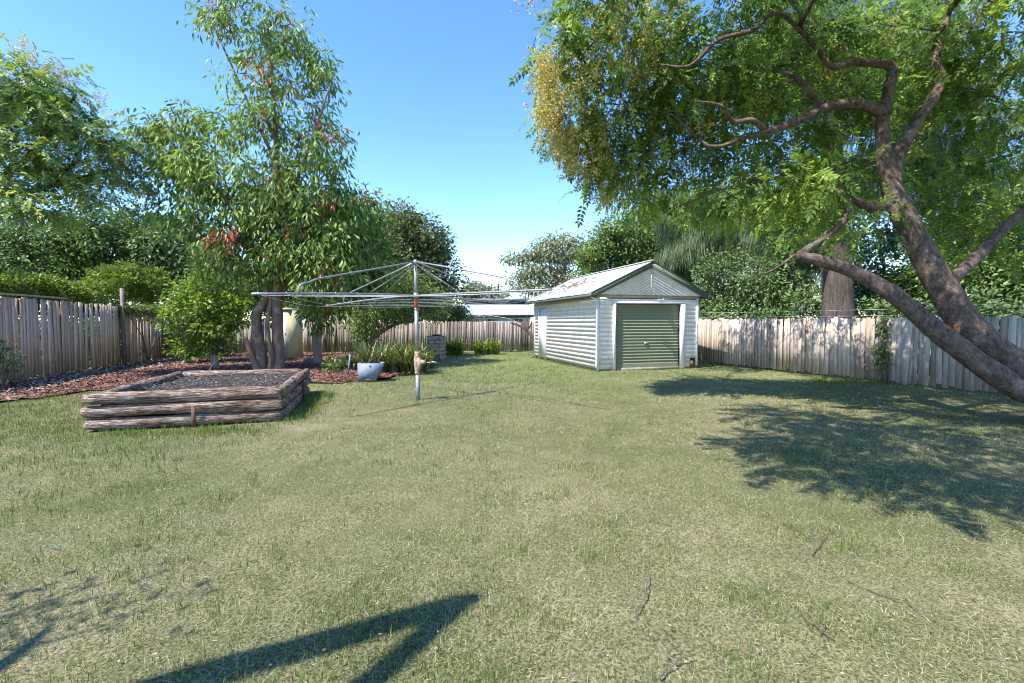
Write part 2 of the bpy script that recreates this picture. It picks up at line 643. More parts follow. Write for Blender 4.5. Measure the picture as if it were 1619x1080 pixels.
M['lf_gum'] = leaf_mat('gum_leaf', [(0, G(.075, .09, .055)), (.5, G(.15, .165, .095)), (.9, G(.25, .25, .15)), (1, G(.30, .28, .18))], 0.5, 0.2, gain=1.6)
M['lf_casu'] = leaf_mat('weeping_needle', [(0, G(.055, .085, .04)), (.5, G(.125, .175, .08)), (.9, G(.22, .28, .13)), (1, G(.25, .29, .15))], 0.55, 0.25)
M['lf_lime'] = leaf_mat('lime_green_leaf', [(0, G(.05, .09, .014)), (.5, G(.14, .21, .035)), (.9, G(.24, .31, .055)), (1, G(.3, .33, .08))], 0.45, 0.36, gain=1.3)
M['lf_hedge'] = leaf_mat('hedge_leaf', [(0, G(.05, .08, .014)), (.5, G(.125, .18, .03)), (.9, G(.22, .28, .05)), (1, G(.26, .24, .06))], 0.4, 0.33, gain=1.25)
M['lf_ivy'] = leaf_mat('ivy_leaf', [(0, G(.035, .07, .02)), (.5, G(.085, .15, .04)), (.9, G(.15, .23, .06)), (1, G(.2, .2, .06))], 0.42, 0.25, gain=1.3, warm=1.28)
M['lf_strap'] = leaf_mat('strap_leaf', [(0, G(.025, .05, .014)), (.5, G(.065, .115, .03)), (.9, G(.13, .19, .045)), (1, G(.25, .22, .10))], 0.35, 0.22, spec=0.5, gain=1.4, warm=1.28)
M['lf_bright'] = leaf_mat('bright_strap_leaf', [(0, G(.07, .10, .02)), (.5, G(.17, .23, .04)), (.9, G(.28, .34, .07)), (1, G(.35, .35, .12))], 0.4, 0.3)
M['blossom'] = leaf_mat('yellow_panicle', [(0, G(.34, .27, .07)), (.5, G(.56, .47, .15)), (1, G(.70, .62, .25))], 0.6, 0.35, tcol=(1.1, 1.0, 0.6))
M['grass'] = leaf_mat('lawn_blade', [(0, G(.075, .125, .032)), (.3, G(.15, .20, .06)), (.5, G(.225, .24, .10)), (.75, G(.35, .34, .175)), (1, G(.56, .52, .33))], 0.6, 0.22, tcol=(1.1, 1.1, 0.7), spec=0.2)
M['tuft'] = leaf_mat('weed_blade', [(0, G(.07, .11, .025)), (.5, G(.14, .195, .042)), (.85, G(.24, .28, .07)), (1, G(.36, .33, .14))], 0.5, 0.3, spec=0.25)

# ------------------------------------------------------------------ ground
def ground_mat():
    m, nt = new_mat('lawn_soil')
    v = coords(nt)
    big = noise(nt, v, 0.35, 3, 0.5)
    mid = noise(nt, v, 2.2, 6, 0.7)
    fine = noise(nt, v, 70, 4, 0.75)
    c = ramp(nt, [(0.35, (0.165, 0.185, 0.085)), (0.62, (0.28, 0.265, 0.16))], big)
    c2 = ramp(nt, [(0.34, (0.62, 0.66, 0.52)), (0.66, (1.1, 1.08, 1.05))], mid)
    c = mixc(nt, c, c2, 0.8, 'MULTIPLY')
    c3 = ramp(nt, [(0.42, (0.18, 0.165, 0.14)), (0.6, (1.15, 1.08, 1.04))], fine)
    c = mixc(nt, c, c3, 0.85, 'MULTIPLY')
    # greener towards the back of the yard
    tc = nt.nodes.new('ShaderNodeSeparateXYZ')
    nt.links.new(v, tc.inputs[0])
    mr = nt.nodes.new('ShaderNodeMapRange')
    mr.inputs[1].default_value = 8
    mr.inputs[2].default_value = 17
    nt.links.new(tc.outputs[1], mr.inputs[0])
    mul = nt.nodes.new('ShaderNodeMath')
    mul.operation = 'MULTIPLY'
    mul.inputs[1].default_value = 0.6
    nt.links.new(mr.outputs[0], mul.inputs[0])
    c = mixc(nt, c, (0.145, 0.185, 0.055), mul.outputs[0])
    finish(m, nt, c, 0.95, fine, 0.6, 0.02, 0, 0.1)
    return m


def lawn_h(x, y):
    return 0.012 * np.sin(x * 1.7 + 0.6 * y) * np.cos(y * 1.3) + 0.008 * np.sin(x * 4.1 + 1.0) * np.sin(y * 3.7)


gx = np.concatenate([[-1500, -300, -80, -40], np.linspace(-20, 20, 101), [40, 80, 300, 1500]])
gy = np.concatenate([[-1500, -300, -60, -20], np.linspace(-4, 30, 86), [50, 100, 400, 2500]])
X, Y = np.meshgrid(gx, gy)
Z = lawn_h(X, Y) * ((np.abs(X) < 21) & (Y > -5) & (Y < 31)) - 0.012
gV = np.stack([X, Y, Z], -1).reshape(-1, 3)
ny, nx = X.shape
i, j = np.meshgrid(np.arange(ny - 1), np.arange(nx - 1), indexing='ij')
gF = np.stack([i * nx + j, i * nx + j + 1, (i + 1) * nx + j + 1, (i + 1) * nx + j], -1).reshape(-1, 4)
g = MB().add(gV, gF).build('ground', ground_mat(), smooth=True)
g['kind'] = 'structure'

# mulch bed along the left and back
MULCH = [(-11.4, 7.4), (-9.6, 8.3), (-9.35, 9.4), (-9.0, 10.6), (-7.6, 11.0), (-5.2, 11.3), (-4.3, 11.5), (-3.55, 12.0), (-3.1, 13.2), (-2.9, 15.2), (-3.2, 17.6), (-3.6, 19.2), (-3.9, 21.6), (-8.0, 22.3), (-15.1, 21.6), (-12.6, 12.0)]
MP = np.array(MULCH)


def in_poly(P, poly):
    x, y = P[:, 0], P[:, 1]
    inside = np.zeros(len(P), bool)
    n = len(poly)
    for a in range(n):
        x1, y1 = poly[a]
        x2, y2 = poly[(a + 1) % n]
        c = ((y1 > y) != (y2 > y)) & (x < (x2 - x1) * (y - y1) / (y2 - y1 + 1e-12) + x1)
        inside ^= c
    return inside


def mulch_mat():
    m, nt = new_mat('bark_mulch_soil')
    v = coords(nt)
    n = noise(nt, v, 30, 6, 0.75)
    b = noise(nt, v, 0.8, 3, 0.6)
    c = ramp(nt, [(0.3, (0.035, 0.024, 0.018)), (0.5, (0.13, 0.065, 0.045)), (0.7, (0.26, 0.12, 0.085))], n)
    c2 = ramp(nt, [(0.4, (0.16, 0.13, 0.10)), (0.6, (0.23, 0.085, 0.06))], b)
    c = mixc(nt, c, c2, 0.35)
    finish(m, nt, c, 0.95, n, 0.9, 0.03, 0, 0.1)
    return m


# triangulated fine grid clipped to polygon
sx = np.arange(-15.6, -1.8, 0.3)
sy = np.arange(7.2, 22.8, 0.3)
mb = MB()
cells = np.array([[a, b] for a in sx for b in sy])
ins = in_poly(cells + 0.15, MP)
for a, b in cells[ins]:
    q = np.array([[a, b], [a + .3, b], [a + .3, b + .3], [a, b + .3]])
    z = 0.018 + 0.02 * np.sin(q[:, 0] * 2.1) * np.cos(q[:, 1] * 1.7)
    mb.add(np.column_stack([q, z]), np.array([[0, 1, 2, 3]]))
o = mb.build('mulch_ground', mulch_mat(), smooth=True)
o['kind'] = 'structure'

# mulch chips and fallen leaves
n = 110000
P = np.column_stack([rng.uniform(-15.4, -1.9, n), rng.uniform(7.2, 22.4, n)])
P = P[in_poly(P + rng.normal(0, 0.12, P.shape), MP)]
n = len(P)
d = rng.normal(size=(n, 3)); d[:, 2] *= 0.25
Mx = frames(d, np.array([0, 0, 1.0]) + rng.normal(0, 0.35, (n, 3)))
CH_V = np.array([[-.2, 0, 0], [.22, .05, .02], [.16, 1, 0], [-.18, .9, .03]], float)
CH_F = np.array([[0, 1, 2, 3]])
m_, nt_ = new_mat('mulch_chip')
c_ = ramp(nt_, [(0, (0.03, 0.02, 0.016)), (.28, (0.10, 0.058, 0.042)), (.5, (0.19, 0.105, 0.075)), (.62, (0.36, 0.13, 0.09)), (.8, (0.25, 0.18, 0.135)), (1, (0.44, 0.38, 0.31))], tint_attr(nt_))
finish(m_, nt_, c_, 0.9)
tint = np.clip(rng.random(n) * 0.75 + 0.12 * (np.sin(P[:, 0] * 1.1) * np.cos(P[:, 1] * .8)) + 0.1, 0, 1)
# leaf litter is greyer under the left fence
near_f = (P[:, 0] + 12.4 + (P[:, 1] - 11.25) * 0.263) < 1.9
tint = np.where(near_f & (rng.random(n) < 0.55), rng.choice([0.05, 0.9, 1.0, 0.8], n), tint)
o = MB().inst(CH_V, CH_F, np.column_stack([P, 0.045 + rng.uniform(0, 0.03, n)]), Mx, rng.uniform(0.028, 0.085, n), tint).build('bark_mulch_litter', m_)
o['kind'] = 'stuff'

# ------------------------------------------------------------------ lawn blades
BED = np.array([(-5.95, 6.2), (-3.45, 6.9), (-4.35, 10.2), (-6.95, 9.6)])
GAR_O = np.array([2.63, 14.3]); GAR_R = R(16.1)
gu = np.array([math.cos(GAR_R), math.sin(GAR_R)]); gv = np.array([-math.sin(GAR_R), math.cos(GAR_R)])
GARP = np.array([GAR_O, GAR_O + gu * 3.6, GAR_O + gu * 3.6 + gv * 6, GAR_O + gv * 6])


def lawn_ok(P):
    ok = ~in_poly(P, MP) & ~in_poly(P, BED) & ~in_poly(P, GARP)
    xr = 6.9 + (17 - P[:, 1]) * 0.41
    xl = -12.4 - (P[:, 1] - 11.25) * 0.263
    ok &= (P[:, 0] < xr) & (P[:, 0] > xl) & (P[:, 1] < 23.2)
    return ok


def vnoise(P, s, seed):
    """cheap smooth value noise on points"""
    r = np.random.default_rng(seed).random((64, 64))
    q = P * s
    i0 = np.floor(q).astype(int); f = q - i0
    f = f * f * (3 - 2 * f)
    a = r[i0[:, 0] % 64, i0[:, 1] % 64]; b = r[(i0[:, 0] + 1) % 64, i0[:, 1] % 64]
    c = r[i0[:, 0] % 64, (i0[:, 1] + 1) % 64]; d = r[(i0[:, 0] + 1) % 64, (i0[:, 1] + 1) % 64]
    return (a * (1 - f[:, 0]) + b * f[:, 0]) * (1 - f[:, 1]) + (c * (1 - f[:, 0]) + d * f[:, 0]) * f[:, 1]


BL_V = np.array([[-.5, 0, 0], [.5, 0, 0], [.42, .55, .06], [-.42, .55, .06], [0, 1, 0.0]], float)
BL_F3 = np.array([[0, 1, 2], [0, 2, 3], [3, 2, 4]])
TRI_V = np.array([[-.5, 0, 0], [.5, 0, 0], [0, 1, 0]], float)
TRI_F = np.array([[0, 1, 2]])


def inst_blades(mb, P, length, width, lean, tint, tv, tf, az=None):
    n = len(P)
    z = lawn_h(P[:, 0], P[:, 1]) - 0.012
    a = rng.uniform(0, 2 * math.pi, n) if az is None else az
    d = np.column_stack([np.cos(a) * np.sin(lean), np.sin(a) * np.sin(lean), np.cos(lean)])
    up = np.column_stack([-np.cos(a), -np.sin(a), np.full(n, 0.35)]) + rng.normal(0, .5, (n, 3))
    Mx = frames(d, up)
    Mx = Mx * np.stack([width, length, length], -1)[:, None, :]
    mb.inst(tv, tf, np.column_stack([P, z]), Mx, np.ones(n), tint)


mb = MB()
for (y0, y1, dens, L, wd, tv, tf) in ((-1.0, 1.6, 500, .030, .0032, TRI_V, TRI_F), (1.6, 3.2, 7500, .024, .0024, TRI_V, TRI_F), (3.2, 5.2, 4600, .026, .0030, TRI_V, TRI_F), (5.2, 8.5, 2100, .030, .0046, TRI_V, TRI_F),
                              (8.5, 14, 900, .034, .0078, TRI_V, TRI_F), (14, 23.4, 330, .042, .014, TRI_V, TRI_F)):
    half = lambda y: 1.22 * y + 0.8
    wmax = min(14.5, half(y1))
    n = int(dens * 2 * wmax * (y1 - y0))
    P = np.column_stack([rng.uniform(-wmax, wmax, n), rng.uniform(y0, y1, n)])
    P = P[(np.abs(P[:, 0]) < np.maximum(half(P[:, 1]), 1.5))]
    P = P[lawn_ok(P)]
    patch = vnoise(P + 40, 0.9, 1) * 0.5 + vnoise(P + 40, 3.1, 2) * 0.5
    P = P[rng.random(len(P)) < np.clip(-0.25 + 1.9 * patch, .12, 1)]
    n = len(P)
    greenpatch = vnoise(P + 40, 0.55, 5) * 0.6 + vnoise(P + 40, 2.3, 6) * 0.4
    back = np.clip((P[:, 1] - 7) / 8, 0, 1) * np.clip((6.5 - P[:, 0]) / 4, 0.15, 1)
    leftg = np.clip((-2.5 - P[:, 0]) / 3, 0, 1) * np.clip((P[:, 1] - 4) / 2, 0, 1)
    pg = np.clip(0.16 + 0.55 * (greenpatch - 0.38) + 0.42 * back + 0.5 * leftg, 0.04, 0.9)
    isg = rng.random(n) < pg
    tint = np.where(isg, rng.uniform(0.0, 0.42, n), rng.uniform(0.42, 1.0, n))
    lean = np.where(isg, np.abs(rng.normal(0.55, 0.35, n)), np.clip(rng.normal(1.15, 0.35, n), 0.2, 1.53))
    hgt = 0.55 + 1.1 * (vnoise(P + 40, 1.7, 31) * .5 + vnoise(P + 40, 6.0, 32) * .5)
    inst_blades(mb, P, L * hgt * rng.uniform(0.5, 1.6, n) * np.where(isg, 1.0, 1.15), wd * rng.uniform(.6, 1.3, n), lean, tint, tv, tf)
o = mb.build('lawn_grass', M['grass'])
o['kind'] = 'stuff'

# greener tufts of taller weeds
mb = MB()
TP = []
def tufts(n, fx, size, cnt, spread=0.05):
    P = fx(n)
    P = P[lawn_ok(P)]
    m = len(P)
    k = np.maximum(3, (cnt * rng.uniform(.5, 1.5, m)).astype(int))
    Q = np.repeat(P, k, 0) + rng.normal(0, spread, (k.sum(), 2))
    s = np.repeat(size * rng.uniform(.6, 1.4, m), k) * rng.uniform(.5, 1.2, k.sum())
    lean = np.abs(rng.normal(0.3, 0.3, len(Q)))
    dy = np.maximum(Q[:, 1], 1.5)
    inst_blades(mb, Q, s, np.clip(0.0022 + 0.00045 * dy, 0, .012) * rng.uniform(.8, 1.5, len(Q)), lean, np.clip(rng.normal(.45, .22, len(Q)), 0, 1), BL_V, BL_F3)


def fan(n):  # uniform over screen-ish wedge of lawn
    y = 1.7 * np.exp(rng.random(n) * math.log(14 / 1.7))
    return np.column_stack([rng.uniform(-1.15, 1.15, n) * y, y])


def patchy(n, thr=0.52):
    P = fan(n * 4)
    v = vnoise(P + 40, 1.3, 21) * .6 + vnoise(P + 40, 4.0, 22) * .4
    return P[v > thr][:n]


tufts(2400, lambda n: patchy(n, .56), 0.05, 6, .045)
tufts(1000, lambda n: fan(n), 0.042, 4, .03)
tufts(60, lambda n: fan(n), 0.075, 16, .06)
t_ = rng.random(160)
tufts(160, lambda n: np.column_stack([GAR_O[0] - .06 + gv[0] * t_ * 6, GAR_O[1] + gv[1] * t_ * 6]) - gu * .06, 0.07, 6, .03)
tufts(60, lambda n: GAR_O + gu * (t_[:60, None] * 3.7) - gv * .08, 0.05, 5, .03)
tufts(420, lambda n: np.column_stack([(y := rng.uniform(3, 18, n)) * 0 + 6.8 + (17 - y) * .41, y]) + rng.normal(0, .1, (n, 2)), .07, 6, .05)
tufts(260, lambda n: np.column_stack([rng.uniform(-6.4, -3.2, n), 6.32 + (rng.uniform(-6.4, -3.2, n) + 5.9) * .12 + rng.normal(-.05, .16, n)]), 0.09, 8)
tufts(300, lambda n: np.column_stack([rng.uniform(-3.75, -3.0, n) - (t := rng.random(n)) * .75, 6.9 + t * 3.0]), 0.10, 9)
tufts(700, lambda n: np.column_stack([rng.uniform(-8.8, -3.4, n), rng.uniform(4.4, 7.2, n)]), 0.075, 7)
tufts(500, lambda n: np.column_stack([rng.uniform(-9.6, -6.0, n), rng.uniform(6.5, 10.5, n)]), 0.08, 8)
tufts(300, lambda n: np.column_stack([rng.uniform(-3.2, -1.2, n), rng.uniform(1.8, 3.2, n)]), 0.05, 6)
tufts(260, lambda n: np.column_stack([rng.uniform(-3.6, 1.5, n), rng.uniform(9.5, 15.5, n)]), 0.085, 7, .08)
tufts(90, lambda n: np.column_stack([rng.uniform(7.4, 9.5, n), rng.normal(11.7, .35, n)]), 0.14, 10, .08)
tufts(24, lambda n: gnd(1395, 588)[:2] + rng.normal(0, .14, (n, 2)), 0.24, 10, .06)
o = mb.build('grass_tufts', M['tuft'])
o['kind'] = 'stuff'

# scattered dry leaves on the lawn
n = 700
P = fan(n); P = P[lawn_ok(P)]; n = len(P)
d = rng.normal(size=(n, 3)); d[:, 2] *= .15
m_ = leaf_mat('dry_fallen_leaf', [(0, G(.16, .09, .05)), (.5, G(.33, .22, .11)), (.9, G(.45, .38, .20)), (1, G(.5, .25, .2))], 0.7, 0.1)
o = MB().inst(LEAF_V, LEAF_F, np.column_stack([P, np.full(n, 0.022)]), frames(d, np.array([0, 0, 1.]) + rng.normal(0, .3, (n, 3))), rng.uniform(.012, .028, n), rng.random(n) * .8).build('fallen_leaves', m_)
o['kind'] = 'stuff'

# ------------------------------------------------------------------ fallen twigs on the lawn
TW = [([(1283, 880), (1296, 864), (1308, 848)], .008, 'short brown twig lying in the sunny lawn just below the tree shade'),
      ([(1003, 974), (1022, 940), (1026, 912)], .005, 'thin curved twig lying alone in the middle front of the lawn'),
      ([(1340, 922), (1395, 945), (1440, 962), (1500, 998)], .007, 'longest twig on the lawn, straight and dark at the lower right'),
      ([(1270, 980), (1300, 1003), (1320, 1018)], .006, 'straight twig lying in the lawn left of the longest twig'),
      ([(1040, 1074), (1070, 1052), (1098, 1040)], .006, 'twig beside the bottom edge of the lawn picture'),
      ([(968, 816), (990, 812), (1004, 803)], .005, 'small bent twig beside a green weed tuft mid lawn'),
      ([(1000, 820), (1035, 826), (1065, 832)], .0045, 'faint flat twig lying right of the small bent twig'),
      ([(1380, 805), (1394, 814), (1408, 820)], .006, 'dark twig at the ragged lower edge of the tree shade'),
      ([(275, 722), (283, 727), (289, 723)], .008, 'little grey twig on the bare lawn left of the logs front')]
for pts, r, lab in TW:
    w = [gnd(*p) for p in pts]
    mbt = MB()
    P = np.array([(p[0], p[1], 0.012 + rng.uniform(0, .01), r * .6 * (1 - .55 * i / (len(w) - 1))) for i, p in enumerate(w)])
    limb(mbt, P, 6, .1, 5, .004)
    a = P[len(P) // 2]
    limb(mbt, [(*a[:3], r * .6), (a[0] + rng.normal(0, .04), a[1] + .05, .025, r * .3), (a[0] + rng.normal(0, .06), a[1] + .09, .02, r * .15)], 5)
    tag(mbt.build('fallen_twig', M['stem'], smooth=True), lab, 'twig', 'twigs fallen on the lawn')
for px, py, lab in ((82, 866, 'tiny blue green plastic scrap near the left edge of the lawn'), (421, 1029, 'tiny blue green plastic scrap lying beside the dark foreground shadow')):
    c = gnd(px, py)
    s = .018
    V = np.array([[-1.6, -.6, .3], [.2, -.8, .9], [1.7, .1, .3], [.9, .8, .6], [-.7, .6, 1.0]]) * s * .55 + c + np.array([0, 0, .012])
    tag(MB().add(V, [[0, 1, 2, 3, 4]]).build('plastic_scrap', simple_mat('teal_plastic', (.02, .30, .27), (.02, .22, .2), 9, .4)), lab, 'plastic scrap', 'plastic scraps on the lawn')

# ------------------------------------------------------------------ fences
def fence(name, label, p0, p1, h, mat, bw=.1, h1=None, gaps=(), jitter=.012, loose=(), top_jit=.02, cap=None, sag=None):
    """paling fence from p0 to p1; palings stand on the left-hand normal side turned to the yard"""
    p0, p1 = np.array(p0, float), np.array(p1, float)
    h1 = h if h1 is None else h1
    root = thing(name, label, 'fence', (*p0, 0))
    L = np.linalg.norm(p1 - p0)
    u = (p1 - p0) / L
    nrm = np.array([u[1], -u[0]])          # towards the yard
    if np.dot(nrm, -(p0 + p1) / 2 + np.array([0, 4.0])) < 0:
        nrm = -nrm
    pb = MB()
    s, k = 0.0, 0
    while s < L:
        w = bw * rng.uniform(.82, 1.2)
        if not any(a <= s <= b for a, b in gaps):
            t = s / L
            hh = h * (1 - t) + h1 * t + rng.normal(0, top_jit)
            if sag:
                hh += sag(t)
            tilt = rng.normal(0, jitter)
            lean = rng.normal(0, .006)
            c2 = p0 + u * (s + w / 2) + nrm * (0.012 * (k % 2) + rng.normal(0, .003))
            z0 = 0.02 + abs(rng.normal(0, .02))
            ax = np.array([u[0], u[1], 0]); an = np.array([nrm[0], nrm[1], 0])
            up = norm(np.array([0, 0, 1.0]) + ax * tilt + an * lean)
            ax2 = norm(ax - up * ax.dot(up)); an2 = np.cross(up, ax2)
            rot = np.stack([ax2, an2, up], -1)
            wd = w * rng.uniform(.9, .985)
            # bevelled split top: paling as box with slight cut
            pb.box(np.array([c2[0], c2[1], 0]) + up * (z0 + hh) / 2 * 1.0 + np.array([0, 0, z0 / 2]), (wd, .018, hh - z0), rot, np.clip(rng.normal(.5, .24), 0, 1))
        s += w
        k += 1
    pb.build('paling_panel', mat, root)
    for z in (0.35, min(h, h1) - 0.28):
        rb = MB()
        a = p0 - nrm * .045; b = p1 - nrm * .045
        mid = (a + b) / 2
        rb.box((mid[0], mid[1], z), (L, .05, .09), np.array([[u[0], -u[1], 0], [u[1], u[0], 0], [0, 0, 1]]))
        rb.build('rail', M['rail'], root)
    npst = max(2, int(L / 2.6) + 1)
    for q in range(npst):
        c = p0 + u * (L * q / (npst - 1)) - nrm * .13
        MB().box((c[0], c[1], (min(h, h1) - .06) / 2), (.11, .11, min(h, h1) - .06), np.array([[u[0], -u[1], 0], [u[1], u[0], 0], [0, 0, 1]])).build('post', M['rail'], root)
    for (s, tilt, lab, top) in loose:
        c = p0 + u * s + nrm * .035
        ax = np.array([u[0], u[1], 0]); up = norm(np.array([0, 0, 1.0]) + ax * tilt)
        ax2 = norm(ax - up * ax.dot(up)); an2 = np.cross(up, ax2)
        b = MB().box(np.array([c[0], c[1], 0]) + up * top / 2, (bw * 1.35, .02, top), np.stack([ax2, an2, up], -1), .75).build('loose_paling', mat, root)
        b['label'] = lab
    if cap:
        s0, s1, zc = cap
        c = p0 + u * (s0 + s1) / 2 + nrm * .01
        MB().box((c[0], c[1], zc), (s1 - s0, .07, .045), np.array([[u[0], -u[1], 0], [u[1], u[0], 0], [0, 0, 1]]), .8).build('capping_rail', mat, root)
    return root


LF0, LF1 = np.array([-10.75, 5.0]), np.array([-15.2, 22.0])
lu = (LF1 - LF0) / np.linalg.norm(LF1 - LF0)
sY = lambda Yv: (Yv - 5.0) / lu[1]
fence('paling_fence', 'tall pinkish brown paling fence in shade along the left side of the yard', LF0, LF1, 2.17, M['fence_left'], .125, 2.02,
      gaps=((sY(14.35), sY(14.5)), (sY(16.1), sY(16.2)), (sY(17.35), sY(17.43)), (sY(18.1), sY(18.17)), (sY(20.6), sY(20.7))), jitter=.018,
      loose=((sY(14.75), -.07, 'paling leaning beside a dark gap in the fence', 2.0), (sY(16.4), .05, 'slipped paling below a broken gap', 1.75), (sY(20.9), .09, 'paling leaning out at the shrub', 1.6)), cap=(0.0, sY(13.6), 2.2))
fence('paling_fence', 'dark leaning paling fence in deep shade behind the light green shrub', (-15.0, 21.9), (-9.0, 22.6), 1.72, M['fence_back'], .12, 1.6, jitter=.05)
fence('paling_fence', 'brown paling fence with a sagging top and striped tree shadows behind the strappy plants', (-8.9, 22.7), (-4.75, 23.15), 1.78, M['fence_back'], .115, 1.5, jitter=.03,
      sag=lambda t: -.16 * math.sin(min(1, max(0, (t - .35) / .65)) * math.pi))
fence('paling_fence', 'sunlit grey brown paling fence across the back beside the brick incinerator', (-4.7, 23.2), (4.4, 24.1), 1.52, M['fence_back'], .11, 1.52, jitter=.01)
fence('paling_fence', 'silvery paling fence dappled with leaf shadow along the right side behind the garage', (4.5, 24.0), (13.2, 1.6), 1.60, M['fence_right'], .115, 1.60, jitter=.008,
      loose=((13.75, .05, 'bluish paling standing out of line', 1.6),), gaps=())

# ------------------------------------------------------------------ garage
def garage():
    g = thing('garage', 'white weatherboard garage with green roller door and pale iron roof behind the lawn', 'garage', (GAR_O[0], GAR_O[1], 0), GAR_R)
    Wd, D, HW = 3.6, 5.95, 2.30
    EX, LAP = .142, .0145

    def lap(mb, o, u, nrm, length, z0, z1, LAP=LAP):
        o, u, nrm = np.array(o, float), np.array(u, float), np.array(nrm, float)
        z = z0
        while z < z1 - .005:
            zt = min(z + EX, z1)
            a = o + nrm * LAP; b = a + u * length
            c = o + u * length + nrm * .002; d = o + nrm * .002
            up = np.array([0, 0, 1.0])
            s = rng.normal(0, .0015)
            V = [a + up * (z + s), b + up * (z - s), c + up * zt, d + up * zt, o + up * (z + .003), o + u * length + up * (z + .003)]
            mb.add(V, [[0, 1, 2, 3], [4, 5, 1, 0]], rng.random())
            z = zt

    bx = lambda name, c, s, m, p=g, rot=None: MB().box(c, s, rot, .7).build(name, m, p, local=True)
    # left side wall with door
    D0, D1 = 4.55, 5.30
    w = MB()
    lap(w, (0, 0.06, 0), (0, 1, 0), (-1, 0, 0), D0 - .06 - .05, .06, HW - .1, .009)
    lap(w, (0, D1 + .05, 0), (0, 1, 0), (-1, 0, 0), D - D1 - .05, .06, HW - .1, .009)
    lap(w, (0, D0 - .05, 0), (0, 1, 0), (-1, 0, 0), D1 - D0 + .1, 2.06, HW - .1, .009)
    w.build('wall', M['white_board'], g, local=True)
    # front wall
    X0, X1, DT = .52, 3.10, 2.10   # outer edges of the door frame
    w = MB()
    lap(w, (0.05, 0, 0), (1, 0, 0), (0, -1, 0), X0 - .05, .05, HW - .06)
    lap(w, (X1, 0, 0), (1, 0, 0), (0, -1, 0), Wd - X1 - .05, .34, HW - .06)
    lap(w, (X1, 0, 0), (1, 0, 0), (0, -1, 0), Wd - X1 - .27, .05, .34)
    lap(w, (X0, 0, 0), (1, 0, 0), (0, -1, 0), X1 - X0, DT + .06, HW - .06)
    w.build('wall', M['white_board'], g, local=True)
    # right and back walls
    w = MB()
    lap(w, (Wd, D, 0), (0, -1, 0), (1, 0, 0), D, .05, HW)
    lap(w, (Wd, D, 0), (-1, 0, 0), (0, 1, 0), Wd, .05, HW)
    w.build('wall', M['white_board'], g, local=True)
    # slab, broken board and the dark backing of the broken corner
    bx('slab', (Wd / 2, D / 2, .02), (Wd - .1, D - .1, .10), simple_mat('old_concrete', (.34, .29, .25), (.2, .17, .14), 6))
    b = bx('broken_board', (Wd - .19, -.03, .16), (.13, .018, .2), simple_mat('rusty_brown_board', (.24, .12, .07), (.10, .05, .03), 12), rot=np.array([[.85, 0, -.52], [0, 1, 0], [.52, 0, .85]]))
    b['label'] = 'broken rusty brown board'
    bx('shade_backing', (Wd - .16, .06, .2), (.26, .02, .36), M['bark_dark'])  # dark sheet in place of the shade inside the hole
    # corner boards
    bx('corner_board', (.012, -.008, HW / 2), (.07, .07, HW - .04), M['white_trim'])
    bx('corner_board', (Wd - .02, -.006, HW / 2 + .04), (.065, .07, HW - .12), M['white_trim'])
    bx('corner_board', (-.008, D - .02, HW / 2), (.05, .08, HW - .04), M['white_trim'])
    # tan beams below eaves
    bx('eave_beam', (Wd / 2, -.02, HW + .015), (Wd + .1, .06, .09), M['tan_trim'])
    bx('eave_beam', (-.012, D / 2, HW - .04), (.03, D - .04, .13), M['tan_trim'])
    # door frame
    bx('door_frame', (X0 + .04, -.02, DT / 2), (.08, .075, DT), M['white_trim'])
    bx('door_frame', (X1 - .08, -.02, DT / 2), (.16, .075, DT), M['white_trim'])
    bx('door_frame', ((X0 + X1) / 2, -.02, DT + .03), (X1 - X0, .078, .07), M['white_trim'])
    # roller door
    dx0, dx1, dz0, dz1 = X0 + .07, X1 - .15, .06, DT + .02
    nz = 150
    zz = np.linspace(dz0, dz1, nz)
    yy = .085 - .013 * np.sin((zz - dz0) / .098 * 2 * math.pi)
    yy = np.where(zz < dz0 + .11, .075, yy)
    dents = 11
    xs = np.linspace(dx0, dx1, dents)
    dm = MB()
    V = np.array([[x, y + .004 * math.sin(x * 9 + z * 5), z] for z, y in zip(zz, yy) for x in xs])
    ii, jj = np.meshgrid(np.arange(nz - 1), np.arange(dents - 1), indexing='ij')
    Fq = np.stack([ii * dents + jj, ii * dents + jj + 1, (ii + 1) * dents + jj + 1, (ii + 1) * dents + jj], -1).reshape(-1, 4)
    dm.add(V, Fq, .5)
    door = dm.build('roller_door', M['roller'], g, smooth=True, local=True)
    hb = MB().box(((dx0 + dx1) / 2 - .02, .062, .84), (.15, .02, .06), None, .5)
    hb.box(((dx0 + dx1) / 2 - .02, .047, .84), (.09, .02, .03), None, .5)
    hb.build('handle', M['gal'], door, local=True)
    # side door
    sd = MB().box((-.012, (D0 + D1) / 2, 1.06), (.03, D1 - D0 - .04, 1.98), None, 1.0).build('side_door', M['white_trim'], g, local=True)
    MB().box((-.05, D0 + .10, 1.0), (.05, .03, .03), None).build('handle', M['gal'], sd, local=True)
    for y in (D0 - .03, D1 + .03):
        bx('door_frame', (-.018, y, 1.05), (.05, .05, 2.06), M['white_trim'])
    # gable (stands proud of the wall)
    GY = -.10
    AX, AZ, EZ, OV = Wd / 2, 3.38, 2.38, .29
    sl = (AZ - EZ) / (AX + OV)
    gb = MB()
    gbot = HW + .062
    ang = math.atan(sl)
    nb = 10
    pw = (AZ - .1 - gbot) * math.cos(ang) / nb
